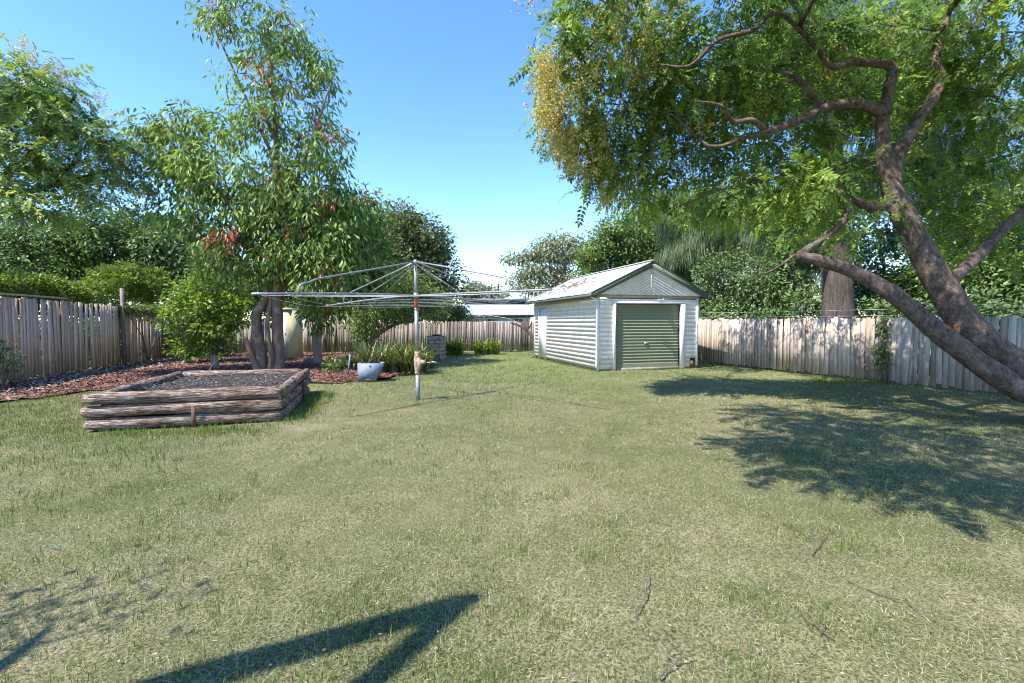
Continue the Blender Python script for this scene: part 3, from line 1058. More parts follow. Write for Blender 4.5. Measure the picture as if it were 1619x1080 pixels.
    for side in (-1, 1):
        for k in range(nb):
            # boards run parallel to the rake; distance q below rake
            def line(q, y):
                zc = AZ - .1 - q / math.cos(ang)           # at centre line
                xe = AX + side * max(0, (zc - gbot) / sl)  # where it meets the bottom
                return np.array([AX, y, zc]), np.array([xe, y, gbot])
            t0, t1 = line(k * pw, GY - .002)
            b0, b1 = line((k + 1) * pw, GY - .009)
            r0, r1 = line((k + 1) * pw - .004, GY)
            fs = [[0, 1, 3, 2], [2, 3, 5, 4]]
            if side > 0:
                fs = [f[::-1] for f in fs]
            gb.add([t0, t1, b0, b1, r0, r1], fs, rng.random())
    gb.build('gable', M['white_board'], g, local=True)
    bx('gable_soffit', (AX, GY / 2 + .01, gbot - .008), (Wd + .35, abs(GY), .018), M['tan_trim'])
    bx('gable_joint', (AX, GY - .022, (AZ + gbot) / 2 - .06), (.02, .012, AZ - gbot - .18), M['white_trim'])
    # roof
    yr0, yr1 = -.19, D + .2
    for side in (-1, 1):
        rm = MB()
        nyc = 420
        ys = np.linspace(yr0, yr1, nyc)
        wav = .009 * np.sin((ys - yr0) / .076 * 2 * math.pi)
        rows = []
        for t in (0, 1):
            x = AX + side * t * (AX + OV + .04)
            z = AZ + .045 - t * (AX + OV + .04) * sl
            rows.append(np.column_stack([np.full(nyc, x), ys, z + wav]))
        V = np.concatenate(rows)
        i_ = np.arange(nyc - 1)
        Fq = np.stack([i_, i_ + 1, i_ + 1 + nyc, i_ + nyc], -1)
        if side > 0:
            Fq = Fq[:, ::-1]
        rm.add(V, Fq, .8)
        rm.build('roof', M['roof_iron'], g, smooth=True, local=True)
        # barge board
        L = math.hypot(AX + OV, AZ - EZ)
        c = np.array([AX + side * (AX + OV) / 2, yr0 + .03, (AZ + EZ) / 2 - .055])
        ca, sa = math.cos(ang), math.sin(ang) * -side
        rot = np.array([[ca, 0, -sa], [0, 1, 0], [sa, 0, ca]])
        MB().box(c, (L, .028, .17), rot, .5).build('bargeboard', M['green_trim'], g, local=True)
        gx0 = AX + side * (AX + OV + .03)
        gt = MB().box((gx0, (yr0 + yr1) / 2, EZ - .055), (.10, yr1 - yr0 - .01, .10), None, .5)
        gt.box((gx0 + side * .045, (yr0 + yr1) / 2, EZ - .004), (.03, yr1 - yr0 - .008, .02), None, .9)
        gt.build('gutter', M['green_trim'], g, local=True)
    bx('ridge_cap', (AX, (yr0 + yr1) / 2, AZ + .062), (.16, yr1 - yr0 + .02, .03), M['roof_iron'])
    # rusted flashing strip half way along the roof
    x_ = lambda t: AX - t * (AX + OV)
    dp = MB()
    dp.tube([(-.30, -.14, EZ - .09), (-.26, -.14, EZ - .13), (-.06, -.075, HW - .10), (-.055, -.06, HW - .25), (-.055, -.06, .25), (-.09, -.10, .12)], .028, 8)
    dp.build('downpipe', M['white_trim'], g, smooth=True, local=True)
    return g


garage()


def gw(x, y, z):
    p = GAR_O + gu * x + gv * y
    return np.array([p[0], p[1], z])


# dead branch debris lying across the far end of the roof
db = MB()
for k in range(26):
    x0 = rng.uniform(-.2, .9); y0 = rng.uniform(2.2, 5.6)
    zr = lambda x: 2.41 + (x + .36) * .472 + .05
    dx, dy = rng.normal(.25, .2), rng.normal(.0, .9)
    a = gw(x0, y0, zr(x0)); b = gw(x0 + dx, y0 + dy, zr(x0 + dx) + abs(rng.normal(0, .05)))
    m2 = (a + b) / 2 + np.array([0, 0, .05])
    limb(db, [(*a, .02), (*m2, .014), (*b, .006)], 5)
tag(db.build('dead_branches', simple_mat('dry_brown_twigs', (.30, .23, .17), (.16, .12, .09), 9), smooth=True), 'tangle of dry brown branches lying on the far end of the garage roof', 'branches')

# snapped branch resting over the back fence at the garage
sb = MB()
limb(sb, [(*at(852, 545, 21.6), .09), (*at(838, 528, 21.9), .075), (*at(825, 517, 22.3), .06), (*at(808, 510, 22.8), .04)], 8, .06)
for q in ((818, 503), (832, 500), (840, 505)):
    limb(sb, [(*at(833, 524, 22), .04), (*at((833 + q[0]) / 2 + 3, 513, 22.1), .03), (*at(q[0], q[1], 22.2), .015)], 6)
tag(sb.build('fallen_branch', M['bark_dark'], smooth=True), 'thick snapped dark branch propped between the garage side and the back fence', 'branch')

# ------------------------------------------------------------------ clothes hoist
def hoist(base, Lr, angs, zend, label, full=True, hub=2.02, top=2.67, sc=1.0):
    root = thing('clothes_hoist', label, 'clothes hoist', base)
    bx_, by_, _ = base
    P = lambda x, y, z: (bx_ + x * sc, by_ + y * sc, z * sc)
    if full:
        pm = MB(); pm.tube([P(.0, 0, -.1), P(-.005, 0, .55)], .041 * sc, 14)
        pm.build('pole', M['gal_dull'], root, smooth=True)
        pm = MB(); pm.tube([P(-.008, 0, .9), P(-.02, 0, 1.77)], .038 * sc, 14)
        pm.tube([P(-.02, 0, 1.74), P(-.02, 0, 1.78)], .043 * sc, 14)
        pl = pm.build('pole', M['gal'], root, smooth=True)
        ob = MB(); ob.tube([P(-.02, 0, 1.775), P(-.022, 0, 1.955)], .032 * sc, 12)
        ob.build('orange_band', M['orange'], pl, smooth=True)
        # crank casting
        cm = MB()
        cm.tube([P(-.005, 0, .50), P(-.005, 0, .53), P(-.006, 0, .56), P(-.006, 0, .66), P(-.006, 0, .80), P(-.007, 0, .87), P(-.007, 0, .90), P(-.007, 0, .94)], np.array([.052, .056, .05, .066, .070, .052, .054, .048]) * sc, 14)
        cm.tube([P(.0, -.03, .74), P(.06, -.05, .74), P(.12, -.07, .735), P(.16, -.085, .735)], np.array([.06, .056, .045, .038]) * sc, 12)
        cm.tube([P(.03, -.06, .82), P(.05, -.08, .66), P(.02, -.05, .56)], np.array([.03, .04, .02]) * sc, 8)
        cb = cm.build('crank_casting', M['cast'], root, smooth=True)
        hm = MB()
        hm.tube([P(.16, -.085, .735), P(.30, -.13, .735)], .012 * sc, 8)
        hm.tube([P(.29, -.13, .75), P(.33, -.14, .745), P(.40, -.145, .735)], np.array([.02, .022, .018]) * sc, 10)
        hm.build('crank_handle', M['gal'], cb, smooth=True)
    else:
        MB().tube([P(0, 0, 0), P(0, 0, hub)], .04 * sc, 8).build('pole', M['gal'], root, smooth=True)
    MB().tube([P(-.022, 0, hub - .08), P(-.03, 0, top + .02)], .029 * sc, 12).build('mast', M['gal_dull'], root, smooth=True)
    hm = MB()
    hm.tube([P(-.022, 0, hub - .05), P(-.022, 0, hub + .05)], .05 * sc, 12)
    hm.build('hub', M['gal_dull'], root, smooth=True)
    hm = MB()
    hm.tube([P(-.03, 0, top - .06), P(-.03, 0, top + .01), P(-.03, 0, top + .04)], np.array([.04, .046, .015]) * sc, 12)
    hm.build('mast_cap', M['gal_dull'], root, smooth=True)
    ends = []
    for a, ze in zip(angs, zend):
        e = np.array([math.cos(a) * Lr, math.sin(a) * Lr])
        ends.append((e, ze))
        am = MB()
        pts = [P(-.022 + e[0] * t, e[1] * t, hub + (ze - hub) * t ** 1.6) for t in np.linspace(0, 1, 9)]
        am.tube(pts, .0165 * sc, 10)
        if full:
            cpm = am
            for t in np.linspace(.3, .97, 6):
                c = np.array(P(-.022 + e[0] * t, e[1] * t, hub + (ze - hub) * t ** 1.6))
                cpm.tube([c + (0, 0, -.028), c + (0, 0, .024)], .009, 6)
        arm = am.build('arm', M['gal'], root, smooth=True)
        bm = MB()
        tb = .78
        zb = hub + (ze - hub) * tb ** 1.6
        rise = .21
        path = [P(-.03, 0, top)]
        slope_end = (e * (tb - .05), zb + rise)
        for t in (.25, .5, .75, .93):
            path.append(P(slope_end[0][0] * t, slope_end[0][1] * t, top + (slope_end[1] - top) * t))
        for q in np.linspace(0.1, 1, 6):
            ph = q * math.pi / 2
            path.append(P(e[0] * (tb - .06 + .06 * math.sin(ph)), e[1] * (tb - .06 + .06 * math.sin(ph)), zb + rise - .03 - .10 * (1 - math.cos(ph))))
        path.append(P(e[0] * tb, e[1] * tb, zb + .01))
        bm.tube(path, .0145 * sc, 10)
        bm.build('brace', M['gal'], root, smooth=True)
        # thin stay
        st = MB()
        st.tube([P(-.03, 0, top - .04), P(e[0] * .36 + .02, e[1] * .36, hub + .01)], .0045 * sc, 6)
        st.build('stay', M['gal'], root)
    for f in ((.30, .44, .58, .71, .84, .965) if full else (.5, .95)):
        wm = MB()
        for k in range(4):
            (e0, z0), (e1, z1) = ends[k], ends[(k + 1) % 4]
            pts = []
            for t in np.linspace(0, 1, 9):
                x, y = (e0 * (1 - t) + e1 * t) * f
                z = hub + ((z0 * (1 - t) + z1 * t) - hub) * f ** 1.6 - .02 - (.05 * f) * 4 * t * (1 - t)
                pts.append(P(x, y, z))
            wm.tube(pts, .0022 if full else .006, 4, cap=False)
        wm.build('line', M['wire'], root)
    return root


hb = gnd(661, 632)
hoist((hb[0], hb[1], 0), 3.05, [R(-36), R(54), R(144), R(234)], [2.01, 1.99, 1.88, 1.90], 'large grey metal rotary clothes hoist standing in the lawn with a crank on its pole')
nb_ = at(766, 508, 33)
hoist((nb_[0], nb_[1], 0), 2.7, [R(-20), R(70), R(160), R(250)], [1.55, 1.55, 1.55, 1.55], "neighbour's clothes hoist, only its top showing over the back fence", full=False, hub=1.55, top=2.05)

# ------------------------------------------------------------------ raised log bed
def log_mat():
    m, nt = new_mat('weathered_log')
    a = nt.nodes.new('ShaderNodeTexCoord')
    v = coords(nt, (1.3, 12, 12))
    n = noise(nt, v, 5.0, 8, 0.72)
    n2 = noise(nt, coords(nt, (.8, 1.6, 1.6)), 3.0, 4, 0.6)
    c = ramp(nt, [(0.36, (0.035, 0.022, 0.016)), (0.45, (0.16, 0.105, 0.075)), (0.54, (0.32, 0.25, 0.195)), (.64, (.62, .56, .49))], n)
    s = ramp(nt, [(0.4, (0.6, 0.5, 0.45)), (0.62, (1.05, 1.03, 1.0))], n2)
    c = mixc(nt, c, s, 0.8, 'MULTIPLY')
    finish(m, nt, c, 0.95, n, 1.0, 0.03, 0, 0.1)
    return m


M['log'] = log_mat()
FL, FR, BR, BL = [np.array(p) for p in ((-5.93, 6.40), (-3.56, 7.05), (-4.44, 10.05), (-6.85, 9.5))]
bed = thing('raised_garden_bed', 'raised garden bed of three stacked weathered logs filled with dark soil on the lawn', 'garden bed', (FL[0], FL[1], 0))
dL = .185


def log(a, b, z, r0, r1, nm='log'):
    a, b = np.array(a, float), np.array(b, float)
    L = np.linalg.norm(b - a)
    n = 26
    V = []
    sides = 14
    u = (b - a) / L
    perp = np.array([-u[1], u[0]])
    ph = rng.uniform(0, 6, 4)
    for i in range(n):
        t = i / (n - 1)
        ee = min(t, 1 - t) * L
        shrink = 1 - .18 * max(0, 1 - ee / .035)
        for k in range(sides):
            th = 2 * math.pi * k / sides
            r = (r0 * (1 - t) + r1 * t) * shrink * (1 + .07 * math.sin(2 * th + ph[0] + t * 5) + .06 * math.sin(3 * th + ph[1] + t * 9) + .03 * math.sin(7 * th + ph[2] + t * 4) + rng.normal(0, .012))
            bow = .018 * math.sin(t * 3.1 + ph[3])
            V.append([t * L, math.cos(th) * r + bow, math.sin(th) * r])
    V = np.array(V)
    mb_ = MB()
    i, j = np.arange(n - 1)[:, None] * sides, np.arange(sides)[None, :]
    j2 = (j + 1) % sides
    mb_.add(V, np.stack([i + j, i + j2, i + sides + j2, i + sides + j], -1).reshape(-1, 4)[:, ::-1])
    base = mb_.nv - len(V)
    mb_.loops.append(np.arange(sides) + base); mb_.cnt.append(np.array([sides])); mb_.t.append(np.array([.5]))
    mb_.loops.append((np.arange(sides) + base + (n - 1) * sides)[::-1]); mb_.cnt.append(np.array([sides])); mb_.t.append(np.array([.5]))
    o = mb_.build(nm, M['log'], bed, smooth=True, local=True)
    o.location = (a[0] - FL[0], a[1] - FL[1], z)
    o.rotation_euler = (rng.uniform(-.4, .4), 0, math.atan2(u[1], u[0]))
    return o


for k in range(3):
    z = .085 + k * .178
    zr = (.085, .085 + .168, .085 + .345)[k]
    uF = (FR - FL) / np.linalg.norm(FR - FL); uS = (BR - FR) / np.linalg.norm(BR - FR)
    log(FL + uF * rng.uniform(-.03, .03), FR + uF * .06, z, .094 if k == 2 else .087, .086)
    log(FR + uF * .0 + uS * .13, BR + uS * rng.uniform(-.1, .05), z - .01, .086, .08)
    log(FL + uF * .13 + uS * .12 if k == 2 else FL + uF * .09 + uS * .12, BL + uF * .05, z - .015, .09, .09)
    log(BL + uF * .12 - uS * .04, BR - uF * .1 - uS * .06, z - .02, .088, .088)
# soil
sm = MB()
nq = 26
c0, c1, c2, c3 = FL + uF * .16 + uS * .14, FR - uF * .08 + uS * .14, BR - uF * .08 - uS * .1, BL + uF * .14 - uS * .1
V = []
for a in np.linspace(0, 1, nq):
    for b in np.linspace(0, 1, nq):
        p = (c0 * (1 - a) + c1 * a) * (1 - b) + (c3 * (1 - a) + c2 * a) * b
        V.append([p[0], p[1], .40 - .0 * b + .02 * math.sin(a * 9) * math.cos(b * 11) + rng.normal(0, .009)])
i, j = np.meshgrid(np.arange(nq - 1), np.arange(nq - 1), indexing='ij')
sm.add(np.array(V), np.stack([i * nq + j, i * nq + j + 1, (i + 1) * nq + j + 1, (i + 1) * nq + j], -1).reshape(-1, 4)[:, ::-1])
m_, nt_ = new_mat('dark_garden_soil')
n_ = noise(nt_, coords(nt_), 28, 7, .8)
c_ = ramp(nt_, [(.35, (.02, .018, .016)), (.55, (.075, .065, .058)), (.72, (.17, .15, .135))], n_)
finish(m_, nt_, c_, .95, n_, 1.0, .03, 0, .1)
soil = sm.build('soil', m_, bed, smooth=True)
n = 1500
ab = rng.random((n, 2))
p = (c0 * (1 - ab[:, :1]) + c1 * ab[:, :1]) * (1 - ab[:, 1:]) + (c3 * (1 - ab[:, :1]) + c2 * ab[:, :1]) * ab[:, 1:]
d = rng.normal(size=(n, 3)); d[:, 2] *= .3
m2_, nt2_ = new_mat('soil_crumb')
finish(m2_, nt2_, ramp(nt2_, [(0, (.02, .018, .015)), (.6, (.12, .10, .09)), (1, (.30, .27, .24))], tint_attr(nt2_)), .9)
lit = MB().inst(CH_V, CH_F, np.column_stack([p, np.full(n, .43)]), frames(d, np.array([0, 0, 1.]) + rng.normal(0, .3, (n, 3))), rng.uniform(.02, .05, n), rng.random(n)).build('soil_litter', m2_, bed)
lit['kind'] = 'stuff'
rust = simple_mat('rusty_steel_stake', (.20, .085, .055), (.10, .045, .03), 20, .8)
for (c, h) in ((FL * (1 - .56) + FR * .56 + np.array([.02, -.125]), .30), (FR * .42 + BR * .58 + np.array([.115, .0]), .40)):
    MB().box((c[0], c[1], h / 2 - .02), (.05, .012, h + .04), np.array([[uF[0], -uF[1], 0], [uF[1], uF[0], 0], [0, 0, 1]])).build('stake', rust, bed)

# ------------------------------------------------------------------ garden clutter
# timber stump post
c = gnd(341, 584)
root = thing('stump_post', 'short pinkish timber stump standing in the mulch behind the garden bed', 'stump', (c[0], c[1], 0))
sm = MB(); sm.tube([(c[0], c[1], -.05), (c[0] - .01, c[1], .22), (c[0] - .03, c[1], .44)], [.12, .105, .10], 12, wob=.04)
sm.build('stump', simple_mat('pale_cut_timber', (.36, .25, .19), (.2, .13, .1), 7, stretch=(1, 1, .3)), root, smooth=True)
c = gnd(405, 588)
sm = MB(); limb(sm, [(c[0] + .05, c[1], 0, .12), (c[0] - .08, c[1], .35, .085), (c[0] - .22, c[1], .8, .07), (c[0] - .30, c[1], 1.02, .062)], 10, .04)
tag(sm.build('cut_sapling', simple_mat('reddish_bare_bark', (.33, .19, .13), (.2, .11, .08), 8, stretch=(1, 1, .3)), smooth=True), 'leaning cut sapling stub of reddish bark at the left of the forked trunk', 'stub')
# garden rock
c = gnd(490, 577)
me = MB()
th = np.linspace(0, 2 * math.pi, 10, endpoint=False)
rows = []
for zz, rr in ((-.02, .22), (.10, .25), (.19, .20), (.24, .10)):
    rows.append(np.column_stack([c[0] + np.cos(th) * rr * rng.uniform(.85, 1.15, 10), c[1] + np.sin(th) * rr * .8 * rng.uniform(.85, 1.15, 10), np.full(10, zz) + rng.normal(0, .012, 10)]))
V = np.concatenate(rows)
i, j = np.arange(3)[:, None] * 10, np.arange(10)[None, :]
Fq = np.stack([i + j, i + (j + 1) % 10, i + 10 + (j + 1) % 10, i + 10 + j], -1).reshape(-1, 4)
me.add(V, [list(f) for f in Fq] + [list(range(30, 40))])
tag(me.build('garden_rock', simple_mat('brown_stone', (.2, .16, .13), (.09, .07, .06), 9)), 'brown rock lying in the mulch to the right of the forked trunk', 'rock')
# garden hose
hm = MB()
pts = [gnd(338, 571), gnd(352, 569), gnd(366, 570), gnd(380, 569), gnd(396, 571)]
limb(hm, [(p[0], p[1], .07, .022) for p in pts], 7)
tag(hm.build('garden_hose', simple_mat('faded_teal_hose', (.20, .33, .31), (.13, .24, .23), 9, .5), smooth=True), 'faded teal garden hose lying on the mulch behind the garden bed', 'hose')
# concrete trough
c = gnd(583, 603)
tr = thing('laundry_trough', 'pale blue grey concrete laundry trough standing at the edge of the mulch', 'trough', (c[0], c[1], 0), R(8))
def trough_mesh():
    b = MB()
    def ring(x0, x1, y0, y1, z):
        return [[x0, y0, z], [x1, y0, z], [x1, y1, z], [x0, y1, z]]
    # slanted right side
    o0 = ring(-.26, .16, 0, .42, 0.0); o1 = ring(-.27, .36, -.02, .46, .46)
    i1 = ring(-.235, .315, .015, .425, .46); i0 = ring(-.22, .16, .04, .38, .10)
    V = o0 + o1 + i1 + i0
    Fc = []
    for q in range(4):
        r = (q + 1) % 4
        Fc += [[q, r, 4 + r, 4 + q], [4 + q, 4 + r, 8 + r, 8 + q], [8 + q, 8 + r, 12 + r, 12 + q]]
    Fc += [[3, 2, 1, 0], [12, 13, 14, 15]]
    return b.add(np.array(V), Fc)
trough_mesh().build('basin', simple_mat('blue_grey_concrete', (.26, .30, .36), (.17, .19, .21), 5, .8, bump_str=.4), tr, local=True)
st = MB()
k = 240
pp = np.column_stack([rng.uniform(-.2, .24, k), rng.uniform(.05, .36, k), rng.uniform(.34, .44, k)])
st.add(np.array([[-.22, .03, .36], [.27, .03, .36], [.27, .40, .36], [-.22, .40, .36]]), np.array([[0, 1, 2, 3]]))
st.inst(CH_V, CH_F, pp, frames(rng.normal(size=(k, 3)), rng.normal(size=(k, 3))), rng.uniform(.06, .14, k), rng.random(k))
o = st.build('dead_plant_matter', m_, None)
o.location = (c[0], c[1], .045); o.rotation_euler = (0, 0, R(8))
tag(o, 'dark soil and dead plants filling the concrete laundry trough', 'soil')
# blue stake
c = gnd(551, 594)
tag(MB().box((c[0] + .02, c[1], .30), (.035, .03, .62), np.array([[.99, 0, .13], [0, 1, 0], [-.13, 0, .99]])).build('garden_stake', simple_mat('blue_grey_painted_stake', (.22, .30, .36), (.14, .19, .23), 12)), 'thin blue grey stake leaning in the mulch just left of the trough', 'stake')
# terracotta pot shards / pots
c = gnd(535, 583)
pm = MB(); pm.tube([(c[0], c[1], 0), (c[0], c[1], .16), (c[0], c[1], .2)], [.10, .14, .155], 14)
tag(pm.build('terracotta_pot', simple_mat('terracotta', (.32, .10, .06), (.22, .07, .045), 10), smooth=True), 'small red terracotta pot among leaf litter left of the blue stake', 'pot')

# brick incinerator
c = gnd(690, 570)
inc = thing('brick_incinerator', 'grey brick garden incinerator on block legs near the back fence', 'incinerator', (c[0], c[1], 0), R(-6))
inc.scale = (.7, .7, .7)
blk = painted_board('sooty_concrete_block', (.36, .28, .215), dirt=(.35, .31, .28), amt=.9, rough=.9)
bw_, bh_, bd_ = .92, .205, .7
for rix in range(5):
    bmx = MB()
    z = .32 + rix * bh_ + bh_ / 2
    cuts = [(-.46, .0), (.0, .46)] if rix % 2 else [(-.46, -.17), (-.17, .2), (.2, .46)]
    for a, b in cuts:
        bmx.box(((a + b) / 2, -.25 + rng.normal(0, .006), z), (b - a - .012, .2, bh_ - .012), None, rng.random())
        bmx.box(((a + b) / 2, .27, z), (b - a - .012, .2, bh_ - .012), None, rng.random())
    for s in (-.36, .36):
        bmx.box((s, .01, z), (.2, .31, bh_ - .014), None, rng.random())
    bmx.build('block_course', blk, inc, local=True)
for sx_ in (-.38, .38):
    MB().box((sx_, 0, .15), (.16, .66, .34), None, .6).build('leg', blk, inc, local=True)
MB().box((0, 0, .30), (.6, .5, .03), None, .3).build('grate', rust, inc, local=True)
MB().box((0, .0, 1.375), (.96, .74, .04), None, .2).build('top_slab', blk, inc, local=True)
pm = MB(); pm.tube([(.04, 0, 1.40), (.04, 0, 1.43), (.04, 0, 1.47)], [.20, .30, .31], 16)
pm.build('metal_dish', simple_mat('dark_rusty_dish', (.10, .055, .05), (.05, .03, .03), 10), inc, smooth=True, local=True)

# garden shed
c = gnd(468, 567)
sh = thing('garden_shed', 'narrow cream and grey metal garden shed half hidden behind the forked trunk', 'shed', (c[0], c[1], 0), R(60))
cream = painted_board('cream_sheet_metal', (.58, .55, .33), amt=.4)
greyd = painted_board('grey_white_sheet_metal', (.52, .52, .50), amt=.5)
MB().box((0, .33, 1.0), (.66, .66, 2.0), None, .6).build('wall', cream, sh, local=True)
dr = MB().box((-.335, .33, .98), (.025, .52, 1.86), None, .6).build('door', greyd, sh, local=True)
MB().box((-.355, .15, 1.05), (.03, .04, .12)).build('handle', M['gal'], dr, local=True)
MB().box((0, .33, 2.03), (.8, .8, .07), np.array([[1, 0, .05], [0, 1, 0], [-.05, 0, 1]]), .8).build('roof', painted_board('blue_white_roof_sheet', (.5, .55, .6)), sh, local=True)

# ------------------------------------------------------------------ strappy plants
def strap_clump(name, label, c, rad, n, L, mat, group=None, wd=.035):
    root = thing(name, label, 'plant', (c[0], c[1], 0), group=group)
    fan_n = max(4, n // 14)
    fc = np.array([c[0], c[1]]) + np.column_stack([rng.uniform(-rad[0], rad[0], fan_n), rng.uniform(-rad[1], rad[1], fan_n)])
    b = MB()
    for k in range(n):
        p = fc[k % fan_n] + rng.normal(0, .035, 2)
        a = rng.uniform(0, 2 * math.pi)
        ln = L * rng.uniform(.6, 1.2)
        arch = rng.uniform(.25, 1.0)
        w = wd * rng.uniform(.6, 1.2)
        pts = []
        for t in (0, .3, .6, .85, 1):
            r = ln * (.12 * t + .62 * arch * t * t)
            z = ln * (t * (1 - .15 * arch) - .55 * arch * t ** 2.4) + .01
            pts.append(np.array([p[0] + math.cos(a) * r, p[1] + math.sin(a) * r, z]))
        sd = np.array([-math.sin(a), math.cos(a), 0])
        V = []
        for t, q in zip((.7, 1, .9, .5, .06), pts):
            V += [q - sd * w / 2 * t, q + sd * w / 2 * t]
        Fq = np.array([[2 * i, 2 * i + 1, 2 * i + 3, 2 * i + 2] for i in range(4)])
        dead = rng.random() < .06
        b.add(np.array(V), Fq, 1.0 if dead else np.clip(rng.normal(.5, .22), 0, .92))
    b.build('leaves', mat, root)
    return root


strap_clump('strappy_plant', 'large dark green strappy clump spreading beside the trough', at(622, 568, 13.9), (.85, .55), 1300, 1.12, M['lf_strap'], 'strappy plant clumps', .045)
strap_clump('strappy_plant', 'dark green strappy clump behind the hoist crank beside the incinerator', at(668, 560, 15.6), (.4, .5), 340, 1.0, M['lf_strap'], 'strappy plant clumps')
strap_clump('strappy_plant', 'bright green strappy clump at the back fence just right of the incinerator', (gnd(721, 559)[0], 21.9), (.5, .25), 420, .9, M['lf_bright'], 'strappy plant clumps', .05)
strap_clump('strappy_plant', 'bright green strappy clump at the back fence nearest the garage', (gnd(769, 559)[0], 22.0), (.6, .25), 480, .9, M['lf_bright'], 'strappy plant clumps', .05)
strap_clump('strappy_plant', 'small light green weed plant between the bare sapling and the terracotta pot', at(524, 573, 14.8), (.2, .2), 60, .55, M['lf_bright'], 'strappy plant clumps')

# ------------------------------------------------------------------ TREES
K = lambda px, py, Y, r: (*at(px, py, Y), r)

# --- drooping tree beside the garden bed (left)
tb = gnd(430, 587)
Yt = tb[1]
limbs = [
    [(tb[0] - .26, Yt, -.1, .20), K(410, 545, Yt, 0.160), K(406, 500, Yt - .1, 0.136), K(424, 455, Yt, 0.112), K(400, 390, Yt - .2, 0.080), K(360, 320, Yt - .5, 0.056), K(318, 262, Yt - .6, 0.036), K(270, 185, Yt - .8, 0.016)],
    [(tb[0] + .18, Yt, -.1, .21), K(440, 545, Yt, 0.172), K(438, 480, Yt, 0.156), K(443, 420, Yt, 0.123), K(440, 340, Yt, 0.098), K(438, 250, Yt, 0.082), K(432, 150, Yt, 0.057), K(425, 60, Yt, 0.033), K(420, 10, Yt, 0.016)],
    [(tb[0] + .0, Yt - .15, -.05, .10), K(429, 560, Yt - .25, .075), K(422, 520, Yt - .2, .065), K(428, 475, Yt - .1, .06), K(437, 430, Yt, .06), K(470, 370, Yt - .3, .04)],
    [K(440, 470, Yt, .12), K(458, 440, Yt + .2, .10), K(480, 400, Yt + .4, .08), K(515, 320, Yt + .5, .05), K(540, 250, Yt + .6, .03)],
    [K(440, 340, Yt, .07), K(470, 280, Yt - .5, .05), K(500, 200, Yt - .7, .035), K(520, 140, Yt - .8, .02)],
    [K(438, 260, Yt, .06), K(400, 180, Yt + .5, .045), K(360, 90, Yt + .6, .03), K(330, 30, Yt + .7, .015)],
    [K(440, 300, Yt, .06), K(390, 260, Yt + .8, .045), K(330, 200, Yt + 1.1, .03)],
    [K(424, 455, Yt, .08), K(380, 430, Yt - .6, .05), K(330, 400, Yt - .8, .03)],
]
avo_b = [Bp(415, 40, Yt, 78, 46, 1.1, 27), Bp(470, 60, Yt, 44, 40, .9, 13), Bp(350, 40, Yt, 34, 36, .7, 10), Bp(440, 130, Yt, 92, 60, 1.5, 38), Bp(520, 120, Yt, 26, 36, .7, 8),
         Bp(450, 215, Yt, 88, 55, 1.6, 40), Bp(390, 200, Yt, 60, 50, 1.4, 21), Bp(300, 205, Yt - .3, 55, 40, 1.2, 21), Bp(255, 245, Yt - .4, 38, 55, 1.0, 18), Bp(320, 275, Yt - .3, 75, 55, 1.5, 35),
         Bp(420, 300, Yt, 85, 55, 1.7, 42), Bp(520, 255, Yt, 45, 55, 1.2, 21), Bp(545, 320, Yt, 36, 50, 1.2, 16), Bp(350, 360, Yt - .3, 85, 55, 1.6, 37), Bp(465, 365, Yt + .3, 85, 48, 1.6, 48),
         Bp(530, 400, Yt, 52, 55, 1.4, 29), Bp(375, 385, Yt - .2, 70, 24, 1.3, 20), Bp(510, 440, Yt - .2, 50, 30, 1.0, 14), Bp(240, 205, Yt - .5, 26, 26, .8, 8), Bp(480, 320, Yt + .2, 80, 50, 1.5, 32), Bp(270, 340, Yt - .4, 40, 40, 1.0, 14), Bp(505, 485, Yt + .6, 24, 20, .6, 6), Bp(420, 320, Yt, 95, 60, 1.7, 30), Bp(490, 385, Yt + .3, 75, 45, 1.5, 44), Bp(365, 425, Yt - .3, 34, 22, .9, 12), Bp(405, 425, Yt - .5, 42, 20, .8, 9), Bp(455, 415, Yt - .6, 50, 24, .8, 18), Bp(440, 330, Yt, 110, 70, 1.7, 26), Bp(515, 445, Yt - .3, 40, 24, .9, 18), Bp(530, 360, Yt + .2, 50, 60, 1.4, 30), Bp(300, 290, Yt - .3, 70, 60, 1.4, 22)]
tree('drooping_tree', 'tall open tree with long drooping leaves and some red ones behind the garden bed', 'tree', (tb[0], Yt, 0), limbs, avo_b,
     dict(tpl='long', size=.205, per=38, cr=.42, droop=1.1, flat=1.0, t0=.5, rare=.06, tw=.9), M['bark_grey'], M['lf_avo'], twig_r=.022, sides=11, wob=.04)

# --- second leaning trunk to the right of it
c = gnd(503, 577)
limbs = [[(c[0], c[1], -.1, .15), K(502, 545, c[1], .13), K(506, 515, c[1], .11), K(512, 470, c[1] + .2, .07), K(540, 400, c[1] + .5, .05), K(555, 330, c[1] + .6, .02)],
         [K(506, 510, c[1], .06), K(520, 490, c[1] - .1, .05), K(545, 465, c[1] + .2, .02)]]
tree('drooping_tree', 'smaller tree with a pale straight trunk and hanging leaves right of the forked trunk', 'tree', (c[0], c[1], 0), limbs,
     [Bp(545, 400, c[1] + .8, 48, 60, 1.3, 46), Bp(570, 340, c[1] + 1.2, 38, 45, 1.2, 30), Bp(590, 400, c[1] + 1.2, 40, 60, 1.2, 36), Bp(525, 470, c[1], 40, 25, .9, 22), Bp(570, 455, c[1] + .6, 50, 30, 1.0, 26), Bp(505, 495, c[1] - .1, 22, 14, .4, 8)],
     dict(tpl='long', size=.25, per=34, cr=.6, droop=.9, flat=1.0, t0=.38, rare=.02, tw=.7), M['bark_pale'], M['lf_avo'], twig_r=.016)

